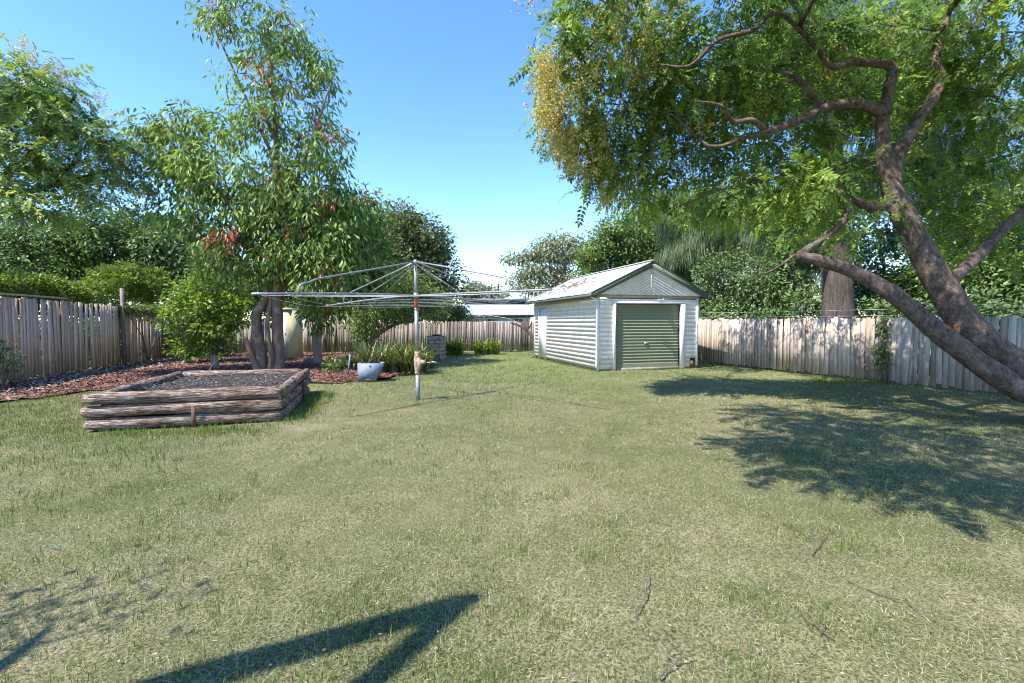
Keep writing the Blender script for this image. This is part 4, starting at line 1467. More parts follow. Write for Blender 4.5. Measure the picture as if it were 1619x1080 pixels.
# --- small fruit tree over the strappy plants
c = gnd(578, 566)
limbs = [[(c[0], c[1], -.1, .12), K(582, 545, c[1], .10), K(596, 530, c[1], .085), K(620, 515, c[1], .07), K(645, 506, c[1], .05), K(675, 490, c[1], .03)],
         [K(585, 540, c[1], .07), K(575, 510, c[1] + .2, .05), K(570, 480, c[1] + .3, .03)], [K(610, 520, c[1], .05), K(620, 490, c[1] + .3, .035), K(640, 460, c[1] + .4, .02)]]
tree('fruit_tree', 'low spreading tree with a bent trunk above the strappy plants', 'tree', (c[0], c[1], 0), limbs,
     [Bp(590, 495, c[1], 45, 25, 1.0, 36), Bp(640, 480, c[1] + .3, 50, 28, 1.2, 46), Bp(690, 480, c[1] + .6, 34, 24, 1.0, 24), Bp(575, 525, c[1] - .1, 18, 30, .5, 22), Bp(620, 445, c[1] + 1.0, 55, 28, 1.2, 40), Bp(545, 490, c[1] + .6, 22, 22, .8, 10)],
     dict(tpl='leaf', size=.125, per=80, cr=.55, droop=.3, t0=.42, tw=.6), M['bark_grey'], M['lf_mid'], twig_r=.014)

# --- taller trees beyond the back fence
def simple_tree(name, label, px, Y, top_py, blobs, spec, bark, leafm, r0=.25, group=None, lean=0, twig_r=.03, nl=4):
    b = at(px, 560, Y); b[2] = 0
    top = at(px + lean, top_py, Y)
    trunk = [(*b, r0), (*(b * .6 + top * .4 + np.array([rng.normal(0, .15), 0, 0])), r0 * .75), (*(b * .15 + top * .85), r0 * .3), (*top, r0 * .1)]
    limbs_ = [trunk]
    S = smooth_path(trunk, 5)
    for q in range(nl):
        bc, br, _ = blobs[(q * 2) % len(blobs)]
        s = S[int(len(S) * (.35 + .12 * q))][:3]
        m2 = (s + bc) / 2 + np.array([0, 0, .1])
        limbs_.append([(*s, r0 * .4), (*m2, r0 * .28), (*(bc + rng.normal(0, .2, 3) * br), r0 * .1)])
    return tree(name, label, 'tree', (b[0], b[1], 0), limbs_, blobs, spec, bark, leafm, group, twig_r=twig_r)


GB = 'trees beyond the back fence'
simple_tree('tall_tree', 'tall olive green tree rising behind the fence at the middle of the yard', 650, 27, 350,
            [Bp(645, 350, 27, 36, 20, 1.8, 30), Bp(655, 385, 27, 50, 32, 2.2, 60), Bp(690, 390, 27, 26, 26, 1.4, 22), Bp(630, 420, 27, 45, 35, 2.0, 50), Bp(690, 435, 27, 34, 34, 1.8, 40), Bp(650, 465, 27, 62, 34, 2.2, 66), Bp(700, 480, 27, 22, 26, 1.2, 20), Bp(600, 370, 27.5, 34, 34, 1.6, 26)],
            dict(tpl='leaf', size=.21, per=78, cr=.8, droop=.45, t0=.42, tw=.7), M['bark_grey'], M['lf_olive'], .3, GB)
simple_tree('bushy_tree', 'dark bushy tree filling the gap above the fence left of the hoist mast', 560, 25.5, 330,
            [Bp(560, 360, 26, 46, 46, 2, 50), Bp(590, 420, 26, 50, 50, 2, 60), Bp(530, 430, 26, 46, 50, 2, 50), Bp(610, 475, 25, 55, 26, 1.6, 36), Bp(545, 480, 25, 50, 26, 1.6, 34), Bp(640, 495, 25, 36, 18, 1.2, 20)],
            dict(tpl='leaf', size=.2, per=80, cr=.8, droop=.4, t0=.4, tw=.6), M['bark_dark'], M['lf_mid'], .25, GB)
simple_tree('shrubby_tree', 'small dark leafy tree against the left end of the white roofed house', 712, 28, 470,
            [Bp(712, 492, 28, 20, 20, 1.0, 24), Bp(725, 500, 28, 18, 12, .8, 16), Bp(700, 505, 28, 24, 12, 1.0, 18)],
            dict(tpl='leaf', size=.16, per=70, cr=.6, droop=.3, t0=.42), M['bark_dark'], M['lf_mid'], .12, GB, nl=2)
# far gum trees
gb_ = [Bp(880, 385, 62, 36, 13, 3.0, 37), Bp(850, 405, 62, 30, 13, 3, 27), Bp(895, 405, 62, 34, 15, 3, 31), Bp(820, 407, 62, 17, 8, 2, 11), Bp(912, 398, 62, 16, 14, 2, 12), Bp(860, 430, 62, 40, 14, 3, 37), Bp(895, 435, 62, 28, 15, 3, 22),
       Bp(825, 440, 62, 22, 10, 2.2, 16), Bp(840, 455, 62, 30, 12, 2.6, 20), Bp(875, 455, 62, 34, 12, 2.6, 22)]
tg = at(872, 512, 62); tg[2] = 0
tree('gum_tree', 'big grey green gum tree far behind, left of the garage roof', 'tree', tg,
     [[(*tg, .7), K(872, 470, 62, .6), K(880, 448, 62, .5), K(890, 425, 62, .35), K(900, 405, 62, .2)], [K(872, 470, 62, .4), K(862, 455, 62, .35), K(845, 430, 62, .25), K(825, 412, 62, .12)], [K(880, 448, 62, .3), K(870, 420, 62, .22), K(876, 390, 62, .12)]],
     gb_, dict(tpl='leaf', size=.42, per=52, cr=1.35, droop=.7, t0=.5, tw=.8, flat=.6), M['bark_pale'], M['lf_gum'], twig_r=.07)
tg = at(760, 512, 80); tg[2] = 0
tree('gum_tree', 'lower far gum tree showing above the dark house ridge beside the power pole', 'tree', tg,
     [[(*tg, .5), K(760, 480, 80, .4), K(752, 455, 80, .2)], [K(760, 478, 80, .3), K(780, 468, 80, .2), K(795, 462, 80, .1)]],
     [Bp(752, 455, 80, 14, 9, 2, 22), Bp(740, 464, 80, 16, 8, 2, 22), Bp(770, 465, 80, 20, 8, 2, 26), Bp(793, 466, 80, 14, 6, 2, 16), Bp(765, 474, 80, 36, 6, 2, 30)],
     dict(tpl='leaf', size=.5, per=80, cr=1.5, droop=.6, t0=.5, tw=.8, flat=.6), M['bark_pale'], M['lf_gum'], twig_r=.06)

# --- trees behind the garage and right fence
GR = 'trees beyond the right fence'
simple_tree('broadleaf_tree', 'leafy broadleaf tree rising directly behind the garage roof', 985, 26, 350,
            [Bp(945, 400, 26, 26, 44, 1.6, 40), Bp(985, 380, 26, 40, 34, 2, 60), Bp(1030, 390, 26, 42, 44, 2, 70), Bp(1070, 420, 26, 40, 44, 2, 60), Bp(970, 430, 26, 50, 26, 1.8, 40), Bp(1095, 465, 26, 40, 36, 1.8, 50), Bp(930, 420, 26, 12, 24, .8, 12), Bp(1040, 350, 26.5, 36, 24, 1.6, 30)],
            dict(tpl='leaf', size=.20, per=80, cr=.75, droop=.4, t0=.42, tw=.6), M['bark_dark'], M['lf_mid'], .3, GR)


def weeping(name, label, px, Y, blobs, spec, top, group=None):
    b = at(px, 560, Y); b[2] = 0
    limbs_ = [[(*b, .3), (*(b * .5 + top * .5), .22), (*top, .06)]]
    return tree(name, label, 'tree', (b[0], b[1], 0), limbs_, blobs, spec, M['bark_pine'], M['lf_casu'], group, twig_r=.03)


sp = dict(tpl='strand', size=.62, per=26, cr=.6, droop=3.0, flat=1.1, t0=.5, tw=.6)
weeping('weeping_tree', 'weeping tree with hanging silvery green needles above the garage right gutter', 1110, 23, [Bp(1060, 335, 23, 40, 30, 1.6, 26), Bp(1110, 350, 23, 46, 50, 1.8, 46), Bp(1165, 345, 23, 46, 50, 1.8, 46), Bp(1085, 385, 23, 46, 40, 1.6, 36), Bp(1150, 400, 23, 50, 30, 1.8, 34)], sp, at(1120, 290, 23), GR)
weeping('weeping_tree', 'weeping needle tree hanging behind the golden crown between the garage and the furrowed trunk', 1230, 20, [Bp(1215, 350, 20, 46, 50, 1.8, 40), Bp(1260, 330, 20, 40, 50, 1.6, 34), Bp(1290, 400, 20, 40, 40, 1.6, 28)], sp, at(1240, 270, 20), GR)
# big furrowed trunk behind fence
bY = 14.3
b = at(1325, 560, bY); b[2] = 0
tree('furrowed_tree', 'massive furrowed grey trunk standing just beyond the right fence', 'tree', b,
     [[(*b, .50), K(1325, 500, bY, .44), K(1323, 440, bY, .40), K(1321, 385, bY, .37), K(1318, 320, bY, .33), K(1316, 220, bY, .26), K(1318, 60, bY, .16)],
      [K(1322, 420, bY, .12), K(1300, 398, bY - .3, .1), K(1285, 392, bY - .5, .05)], [K(1320, 375, bY, .1), K(1370, 370, bY + .3, .05), K(1400, 367, bY + .4, .02)],
      [K(1316, 240, bY, .14), K(1380, 160, bY + .6, .09), K(1440, 100, bY + 1, .04)], [K(1316, 220, bY, .12), K(1250, 150, bY + .8, .08), K(1200, 100, bY + 1, .04)]],
     [Bp(1320, 60, bY + .5, 150, 60, 2.6, 60), Bp(1420, 120, bY + 1.5, 90, 70, 2.2, 46), Bp(1230, 120, bY + 1.5, 80, 70, 2.0, 40), Bp(1500, 220, bY + 2, 90, 80, 2.2, 50), Bp(1580, 320, bY + 2, 70, 70, 2.0, 40), Bp(1400, 260, bY + 2.4, 60, 60, 1.5, 24)],
     dict(tpl='strand', size=.75, per=26, cr=.8, droop=1.6, flat=.9, t0=.4, tw=.7), M['bark_pine'], M['lf_casu'], GR, sides=18, wob=.05, twig_r=.03)
ev = [('dark dense evergreen directly right of the garage behind the fence', 1150, 19.5, [Bp(1140, 440, 19.5, 36, 46, 1.4, 40), Bp(1175, 465, 19.5, 40, 36, 1.4, 44), Bp(1120, 480, 20, 26, 26, 1.2, 22)]),
      ('dark broad evergreen behind the fence between garage and furrowed trunk', 1235, 17.5, [Bp(1215, 445, 17.5, 46, 50, 1.5, 50), Bp(1265, 465, 17.5, 44, 38, 1.5, 46), Bp(1250, 400, 18, 34, 46, 1.2, 24)]),
      ('shadowy twiggy evergreen behind the fence right of the furrowed trunk', 1390, 16.5, [Bp(1380, 440, 17, 40, 44, 1.2, 44), Bp(1420, 465, 16.5, 44, 40, 1.2, 44), Bp(1400, 380, 17, 40, 36, 1.2, 26)]),
      ('dense green tree behind the fence seen below the highest leaning trunk', 1500, 15, [Bp(1480, 450, 15, 50, 50, 1.4, 60), Bp(1540, 440, 15, 55, 55, 1.5, 70), Bp(1520, 380, 15.5, 50, 40, 1.4, 40)]),
      ('dense green tree behind the fence at the far right edge of the view', 1610, 13.5, [Bp(1590, 440, 13.5, 55, 60, 1.4, 70), Bp(1660, 420, 13.5, 60, 80, 1.5, 70), Bp(1620, 350, 14, 50, 50, 1.4, 46)])]
for q, (lab, px, Yv, bl) in enumerate(ev):
    simple_tree('evergreen_tree', lab, px, Yv, bl[0][0][2] and int(CY - 30 - (bl[0][0][2] - 1.5) * F_PX / Yv), bl, dict(tpl='leaf', size=.155, per=75, cr=.55, droop=.35, t0=.4 + .05 * (q % 2), tw=.7), M['bark_dark'], M['lf_mid'] if q in (3, 4) else M['lf_dark'], .16, GR, twig_r=.016, nl=3)
# pale bare branch over fence
pb_ = MB()
limb(pb_, [(*at(1258, 560, 15.6)[:2], 0.0, .08), K(1262, 503, 15.5, .07), K(1274, 482, 15.5, .06), K(1285, 472, 15.5, .045), K(1302, 468, 15.5, .03), K(1330, 460, 15.4, .015)], 8)
limb(pb_, [K(1283, 473, 15.5, .03), K(1286, 462, 15.5, .02), K(1284, 452, 15.5, .01)], 6)
tag(pb_.build('bare_sapling', simple_mat('smooth_pale_bark', (.5, .5, .5), (.33, .33, .33), 5), smooth=True), 'smooth pale bare sapling bending just above the right fence', 'sapling')

# --- left side vegetation beyond fence
GL = 'trees beyond the left fence'
lv = [('dark evergreen behind the clipped hedge at the left edge', 20, 24, [Bp(0, 400, 24, 60, 55, 2, 90), Bp(60, 405, 24, 50, 50, 2, 76), Bp(-70, 390, 24, 60, 70, 2, 70)]),
      ('dark evergreen between the clipped hedge and the round bush', 130, 25, [Bp(110, 385, 25, 55, 45, 2, 80), Bp(160, 380, 25, 50, 50, 2, 76), Bp(130, 430, 25, 60, 30, 2, 60)]),
      ('dark evergreen behind the round bush', 235, 26, [Bp(215, 380, 26, 50, 50, 2, 76), Bp(270, 400, 26, 46, 50, 2, 64), Bp(330, 420, 26, 50, 50, 2, 60), Bp(240, 430, 26, 60, 30, 2, 50)])]
for lab, px, Yv, bl in lv:
    simple_tree('evergreen_tree', lab, px, Yv, 380, bl, dict(tpl='leaf', size=.21, per=80, cr=.8, droop=.35, t0=.42, tw=.6), M['bark_dark'], M['lf_mid'] if px == 130 else M['lf_dark'], .22, GL, twig_r=.02, nl=3)

for lab, px, Yv, bl in (('bushy dark tree beyond the back left corner of the yard', 330, 30, [Bp(310, 450, 30, 60, 46, 2, 70), Bp(380, 460, 30, 50, 44, 2, 60), Bp(270, 480, 28, 40, 30, 1.6, 30)]),
                        ('bushy green tree behind the forked trunk beyond the back fence', 450, 31, [Bp(430, 470, 31, 46, 40, 2, 56), Bp(490, 460, 31, 50, 50, 2, 66), Bp(455, 440, 32, 40, 30, 1.6, 30)])):
    simple_tree('bushy_tree', lab, px, Yv, 420, bl, dict(tpl='leaf', size=.24, per=70, cr=.9, droop=.35, t0=.42, tw=.6), M['bark_dark'], M['lf_mid'], .2, GB, twig_r=.02, nl=3)
for lab, bl in (('low shady undergrowth bush beyond the near part of the left fence', [(np.array([-15.0, 13.0, .9]), np.array([1.0, 1.5, .9]), 60), (np.array([-15.6, 15.6, .9]), np.array([1.0, 1.5, .9]), 60)]),
                ('low shady undergrowth bush beyond the far part of the left fence', [(np.array([-16.2, 18.2, .9]), np.array([1.0, 1.5, .9]), 60), (np.array([-17, 21.0, .9]), np.array([1.0, 1.5, .9]), 60)]),
                ('low dark bush behind the right fence next to the garage', [(np.array([8.6, 18.2, 1.4]), np.array([1.2, 1.4, 1.2]), 80), (np.array([9.6, 16.0, 1.4]), np.array([1.1, 1.4, 1.2]), 80)]),
                ('low dark bush behind the right fence around the furrowed trunk', [(np.array([11.2, 14.6, 1.3]), np.array([1.2, 1.4, 1.1]), 76), (np.array([12.2, 12.4, 1.3]), np.array([1.2, 1.3, 1.1]), 70)]),
                ('low dark bush behind the right fence at the leaning trunks', [(np.array([13.0, 10.4, 1.3]), np.array([1.2, 1.3, 1.1]), 76), (np.array([14.2, 12.6, 1.6]), np.array([1.5, 1.5, 1.4]), 76), (np.array([13.8, 8.2, 1.3]), np.array([1.2, 1.3, 1.1]), 60)])):
    shrub('undergrowth_bush', lab, 'bush', bl, dict(tpl='leaf', size=.17, per=46, cr=.45, droop=.3, t0=.42, tw=.7), M['lf_dark'], M['stem'], group='bushes beyond the fences')

# clipped hedge
hg = at(60, 450, 13.8)
hv = []
for k in range(11):
    t = k / 10
    Yq = 9.5 + 6.3 * t
    xq = -12.4 - (Yq - 11.25) * .263 - .75
    hv.append((np.array([xq, Yq, 2.40 - .12 * t]), np.array([.42, .5, .52]), 46))
shrub('clipped_hedge', 'clipped yellow green hedge standing above the left fence top', 'hedge', hv, dict(tpl='leaf', size=.115, per=46, cr=.2, droop=.1, flat=.8, t0=.5, tw=.6), M['lf_hedge'], M['stem'], stems=11)
# round bush
shrub('round_bush', 'rounded green bush with pale tips just beyond the left fence', 'bush', [Bp(205, 448, 19.5, 56, 30, 1.4, 200), Bp(205, 500, 19.5, 50, 40, 1.2, 60)], dict(tpl='leaf', size=.13, per=46, cr=.28, droop=-.1, t0=.45, tw=.6), M['lf_hedge'], M['stem'])
# light green shrub in front of the fence
shrub('leafy_shrub', 'light green leafy shrub growing in the mulch between the left fence and forked trunk', 'shrub',
      [Bp(325, 470, 17, 56, 34, 1.2, 80), Bp(300, 500, 17, 38, 26, 1.0, 40), Bp(365, 495, 17, 30, 30, .9, 36), Bp(330, 525, 17, 48, 22, .9, 30), Bp(310, 548, 17, 36, 18, .7, 18), Bp(350, 440, 17, 36, 20, 1, 26)],
      dict(tpl='leaf', size=.16, per=34, cr=.38, droop=.3, t0=.5, tw=.6), M['lf_lime'], M['stem'], stems=7)
# dark timber post with creeper
post = at(180, 470, 16.2)
MB_ = MB(); MB_.box((post[0] + .25, post[1] + .05, 1.25), (.09, .09, 2.9), None, .5)
o = MB_.build('timber_post', M['rail'])
tag(o, 'thin grey timber post standing taller than the left fence behind it', 'post')
shrub('ivy', 'ivy creeper draped over the top of the left fence below the round bush', 'creeper', [(np.array([-13.72 - .263 * dq, 16.6 + dq, 1.98]), np.array([.22, .55, .16]), 30) for dq in (0, .8, 1.6, 2.3)],
      dict(tpl='leaf', size=.095, per=26, cr=.16, droop=.5, t0=.5, tw=.6), M['lf_ivy'], M['stem'], stems=4, base=(-14.2, 18, 0))
shrub('young_shrub', 'small dark leafy shrub against the left fence at the edge of the view', 'shrub', [Bp(4, 560, 10.4, 26, 20, .3, 16), Bp(12, 580, 10.4, 22, 18, .3, 8), Bp(-25, 570, 10.4, 22, 30, .3, 12)], dict(tpl='leaf', size=.11, per=9, cr=.16, droop=.2, t0=.4), M['lf_dark'], M['stem'], stems=6)
shrub('fence_vine', 'thin vine with sparse dark leaves climbing the right fence left of the leaning trunks', 'creeper', [Bp(1400, 515, 11.55, 15, 16, .12, 12), Bp(1397, 545, 11.55, 14, 22, .12, 12), Bp(1392, 575, 11.5, 14, 16, .14, 10)], dict(tpl='leaf', size=.12, per=9, cr=.14, droop=.6, t0=.4), M['lf_ivy'], M['stem'], stems=4)
shrub('weedy_plant', 'low weedy plant growing in litter between the trough and fruit tree', 'plant', [Bp(552, 570, 14.6, 24, 12, .6, 24), Bp(530, 578, 14.0, 20, 7, .5, 12)], dict(tpl='leaf', size=.12, per=16, cr=.2, droop=.2, t0=.5), M['lf_ivy'], M['stem'])
shrub('weedy_plant', 'little pale leaved weed sprouting beside the timber stump', 'plant', [Bp(330, 560, 13.4, 7, 5, .1, 5), Bp(349, 566, 13.4, 5, 8, .1, 5)], dict(tpl='leaf', size=.1, per=6, cr=.08, droop=.1, t0=.7), M['lf_lime'], M['stem'], stems=2)
shrub('dark_bush', 'dark shaded bush in the far left corner under the light green shrub', 'bush', [Bp(300, 540, 19.5, 46, 26, .8, 40), Bp(345, 545, 19.8, 30, 22, .8, 24)], dict(tpl='leaf', size=.16, per=34, cr=.4, droop=.3, t0=.4), M['lf_dark'], M['stem'])

# --- golden rain trees
def blossoms(pts_fn):
    def f(root, cs, os_):
        pts = pts_fn()
        b = MB()
        for c, r, n in pts:
            k = n
            p = c + norm(rng.normal(size=(k, 3))) * (rng.random(k) ** .5)[:, None] * r
            # each panicle: small cone of bits
            m = 42
            q = np.repeat(p, m, 0)
            h = rng.random(len(q))
            ax = np.repeat(norm(np.array([0, 0, .9]) + rng.normal(0, .5, (k, 3))), m, 0)
            q = q + ax * (h * .38)[:, None] + rng.normal(0, 1, (len(q), 3)) * ((1.05 - h) * .075)[:, None]
            b.inst(LEAF_V * np.array([1.7, 1, 1]), LEAF_F, q, frames(rng.normal(size=(len(q), 3)), rng.normal(size=(len(q), 3))), rng.uniform(.02, .042, len(q)), np.clip(rng.normal(.5, .25, len(q)), 0, 1))
        b.build('blossom', M['blossom'], root)
    return f


base = np.array([9.05, 6.5, 0])
rl = [
    [(*base, .36), (8.2, 6.75, .55, .31), K(1619, 588, 6.9, 0.246), K(1535, 522, 7.0, 0.211), K(1482, 440, 7.2, 0.186), K(1435, 355, 7.4, 0.164), K(1408, 292, 7.5, 0.134), K(1395, 215, 7.6, 0.100), K(1398, 172, 7.6, 0.090)],
    [(9.0, 6.4, 0, .3), (8.1, 6.55, .42, .25), K(1619, 618, 6.7, 0.167), K(1500, 538, 6.75, 0.140), K(1440, 488, 6.85, 0.125), K(1398, 456, 6.95, 0.114), K(1340, 426, 7.1, 0.095), K(1290, 411, 7.1, 0.083), K(1260, 403, 7.15, 0.065)],
    [K(1398, 178, 7.6, .085), K(1406, 140, 7.6, .08), K(1410, 106, 7.6, .07), K(1380, 100, 7.5, .06), K(1345, 99, 7.4, .055), K(1315, 105, 7.3, .045), K(1287, 72, 7.2, .03), K(1265, 40, 7.0, .018)],
    [K(1400, 180, 7.6, .09), K(1362, 166, 7.5, .078), K(1310, 168, 7.4, .07), K(1265, 190, 7.3, .062), K(1218, 206, 7.3, .05), K(1178, 218, 7.3, .03)],
    [K(1298, 167, 7.4, .055), K(1278, 142, 7.3, .048), K(1258, 122, 7.2, .038), K(1230, 112, 7.2, .02)],
    [K(1210, 205, 7.3, .042), K(1188, 190, 7.2, .04), K(1160, 192, 7.2, .034), K(1140, 168, 7.1, .026), K(1100, 160, 7.0, .015)],
    [K(1412, 288, 7.5, .10), K(1420, 246, 7.6, .095), K(1450, 192, 7.7, .085), K(1488, 132, 7.8, .075), K(1478, 92, 7.8, .068), K(1498, 20, 7.9, .055), K(1520, -80, 8.0, .03)],
    [K(1400, 325, 7.45, .08), K(1380, 328, 7.4, .07), K(1352, 318, 7.35, .05), K(1320, 300, 7.6, .03)],
    [K(1264, 404, 7.15, .06), K(1285, 388, 7.1, .05), K(1312, 370, 7.1, .045), K(1332, 352, 7.15, .04), K(1340, 330, 7.2, .02)],
    [K(1500, 448, 7.3, 0.091), K(1545, 405, 7.5, 0.084), K(1600, 350, 7.7, 0.072), K(1650, 300, 7.9, 0.053), K(1690, 200, 8, 0.030)],
    [K(1258, 402, 7.15, .02), K(1225, 425, 7.3, .014), K(1180, 445, 7.5, .007)],
    [K(1352, 318, 7.35, .03), K(1280, 275, 7.9, .03), K(1200, 288, 8.3, .026), K(1140, 300, 8.6, .022), K(1070, 328, 8.9, .012)],
    [K(1287, 72, 7.2, .03), K(1230, 20, 6.8, .03), K(1190, 48, 6.8, .03), K(1135, 64, 6.8, .027), K(1090, 104, 6.9, .022), K(1045, 102, 7.0, .012)],
    [K(1178, 218, 7.3, .028), K(1120, 230, 7.6, .022), K(1060, 180, 7.9, .016), K(1000, 178, 8.1, .01)],
    [K(1265, 40, 7.0, .03), (3.6, 5.2, 5.8, .03), (2.2, 4.2, 5.7, .022), (1.2, 3.2, 5.4, .012)],
    [K(1498, 20, 7.9, .05), (6.2, 5.6, 6.6, .045), (4.6, 3.8, 6.2, .03), (3.0, 2.6, 5.5, .015)],
]
rb = [Bp(905, 95, 8.4, 52, 48, .9, 26), Bp(905, 15, 7.6, 40, 30, .8, 16), Bp(930, 190, 8.6, 62, 56, 1.0, 34), Bp(965, 265, 9.2, 56, 46, 1.0, 28), Bp(1015, 300, 10.5, 55, 36, 1.0, 24), Bp(1000, 60, 8.2, 75, 60, 1.1, 40),
      Bp(1010, 170, 8.7, 75, 60, 1.1, 42), Bp(1085, 240, 9.2, 75, 60, 1.1, 40), Bp(1080, 318, 13, 60, 32, 1.2, 26), Bp(1130, 338, 14, 50, 26, 1.0, 18), Bp(1100, 100, 8.2, 80, 65, 1.1, 42), Bp(1180, 30, 7.8, 80, 45, 1.1, 32), Bp(1180, 150, 8.6, 75, 60, 1.0, 38),
      Bp(1190, 260, 9.2, 75, 50, 1.0, 34), Bp(1190, 330, 13.2, 60, 34, 1.2, 28), Bp(1260, 345, 11.6, 60, 36, 1.0, 26), Bp(1265, 250, 8.8, 60, 50, .8, 26), Bp(1290, 60, 8.3, 80, 60, 1.0, 36), Bp(1330, 200, 8.9, 55, 45, .8, 20),
      Bp(1340, 285, 8.6, 50, 40, .7, 20), Bp(1300, 290, 7.3, 60, 24, .5, 14), Bp(1400, 40, 8.6, 70, 55, 1.0, 30), Bp(1460, 150, 8.9, 60, 60, .9, 28), Bp(1540, 60, 8.0, 75, 70, 1.1, 40), Bp(1570, 170, 8.4, 70, 60, 1.1, 26),
      Bp(1510, 240, 9.0, 55, 45, .9, 20), Bp(1590, 280, 8.4, 60, 50, 1.0, 20), Bp(1560, 365, 8.5, 60, 42, .9, 16), Bp(1480, 330, 9.2, 40, 40, .8, 12), Bp(1640, 380, 8.0, 50, 40, .9, 10),
      Bp(1330, 345, 7.6, 46, 26, .5, 14), Bp(1200, 300, 8.0, 70, 24, .6, 16), Bp(1370, 130, 8.2, 40, 30, .5, 12)]
# parts of the crown over the camera side, outside the picture, that shade the lawn
rb += [(np.array(c), np.array([r, r, r * .7]), int(n * 1.6)) for c, r, n in (((1.5, 4.7, 5.9), .9, 24), ((.75, 3.5, 5.2), .8, 20), ((.6, 2.6, 5.1), .7, 14), ((1.3, 2.0, 4.9), .7, 14), ((2.0, 3.6, 5.8), 1.1, 30), ((2.2, 2.0, 5.2), .9, 20), ((3.6, 2.6, 5.6), 1.1, 28),
        ((3.7, 4.6, 6.6), 1.2, 34), ((5.3, 3.6, 6.2), 1.3, 34), ((6.0, 5.4, 7.0), 1.4, 38), ((7.8, 5.4, 6.6), 1.4, 34), ((4.8, 6.2, 7.6), 1.3, 30), ((9.2, 7.4, 6.2), 1.5, 34), ((2.9, 6.6, 7.6), 1.0, 20))]
gold_pts = lambda: [Bp(864, 150, 7.9, 20, 52, .5, 80), Bp(876, 205, 7.9, 26, 42, .5, 70), Bp(898, 250, 8.1, 24, 32, .4, 44), Bp(1020, 60, 7.4, 40, 26, .4, 16), Bp(925, 140, 7.7, 30, 60, .4, 22), Bp(945, 235, 8.2, 26, 40, .4, 16), Bp(960, 60, 7.4, 40, 30, .4, 14), Bp(1060, 20, 7.3, 30, 16, .4, 10), Bp(925, 290, 8.6, 24, 20, .4, 16), Bp(955, 320, 8.8, 20, 14, .3, 8), Bp(985, 310, 9.4, 34, 20, .4, 12), Bp(1020, 130, 7.7, 30, 18, .3, 12), Bp(990, 30, 7.4, 26, 22, .3, 12), Bp(1005, 115, 7.6, 40, 40, .5, 14), Bp(1330, 120, 8.4, 30, 14, .3, 12),
                    Bp(830, 4, 7.0, 18, 8, .3, 5), Bp(1400, 55, 8.4, 30, 14, .3, 8), Bp(1565, 20, 7.3, 30, 16, .3, 8), Bp(1150, 190, 8.0, 80, 50, .5, 10), Bp(1440, 230, 8.3, 14, 14, .2, 4), Bp(870, 110, 8.2, 14, 24, .3, 10)]
gt = tree('golden_rain_tree', 'large leaning tree with feathery leaves and yellow sprays at the right of the lawn', 'tree', base, rl, rb,
          dict(tpl='pin', size=.31, per=12, cr=.46, droop=.45, flat=.7, t0=.47, tw=.45), M['bark_brown'], M['lf_gold'], twig_r=.017, sides=22, wob=.045, extra=blossoms(gold_pts), maxlen=2.2)
# old pruning scar on the leaning trunk
kc = at(1514, 520, 6.79)
kn = MB()
aa = np.linspace(0, 2 * math.pi, 13)
kn.add(np.array([kc + np.array([math.cos(t) * .032, .006, math.sin(t) * .062]) for t in aa[:-1]]), [list(range(12))])
kn.tube([kc + np.array([math.cos(t) * .030, .01, math.sin(t) * .06]) for t in aa], .016, 8, cap=False)
kn.build('bark_knot', simple_mat('orange_bark_scar', (.34, .16, .07), (.16, .07, .035), 14), gt, smooth=True)

base = np.array([-15.6, 11.5, 0])
ll = [[(*base, .25), (-15.3, 11.6, 2.0, .2), K(-90, 360, 12, .14), K(-20, 300, 12, .10), K(60, 235, 12.2, .06), K(120, 150, 12.4, .03)], [K(-90, 360, 12, .1), K(0, 340, 11.6, .07), K(60, 330, 11.5, .03)],
      [K(-20, 300, 12, .07), K(60, 300, 12.4, .06), K(115, 260, 12.5, .045), K(120, 215, 12.5, .02)], [K(60, 300, 12.4, .05), K(130, 280, 12.6, .035), K(190, 265, 12.8, .02)], [(-15.3, 11.6, 2.2, .15), (-17, 11, 5, .1), (-17.5, 10, 7, .05)]]
lb = [Bp(20, 150, 12, 46, 50, 1.0, 36), Bp(60, 130, 12, 40, 44, 1.0, 30), Bp(110, 190, 12.3, 50, 36, 1.0, 32), Bp(30, 230, 12, 60, 34, 1.1, 34), Bp(160, 225, 12.6, 46, 28, .9, 26), Bp(110, 260, 12.3, 60, 24, 1.0, 28), Bp(30, 290, 11.8, 60, 24, 1.0, 26), Bp(190, 270, 12.8, 34, 20, .8, 14),
      Bp(160, 310, 12.5, 44, 14, .8, 14), Bp(40, 330, 11.6, 70, 14, .9, 18), Bp(-40, 160, 11.5, 50, 70, 1.0, 22)]
tree('golden_rain_tree', 'spreading tree with flat leaf layers and pale flower sprays overhanging from the left edge', 'tree', base, ll, lb,
     dict(tpl='pin', size=.36, per=12, cr=.46, droop=.4, flat=.45, t0=.5, tw=.35), M['bark_dark'], M['lf_goldl'], twig_r=.016,
     extra=blossoms(lambda: [Bp(45, 95, 12, 22, 26, .5, 22), Bp(95, 125, 12.2, 20, 26, .5, 20), Bp(150, 165, 12.5, 14, 18, .3, 10), Bp(185, 190, 12.6, 10, 14, .3, 5), Bp(195, 270, 12.6, 18, 16, .3, 8), Bp(140, 270, 12.2, 30, 10, .3, 6)]), maxlen=2.6)

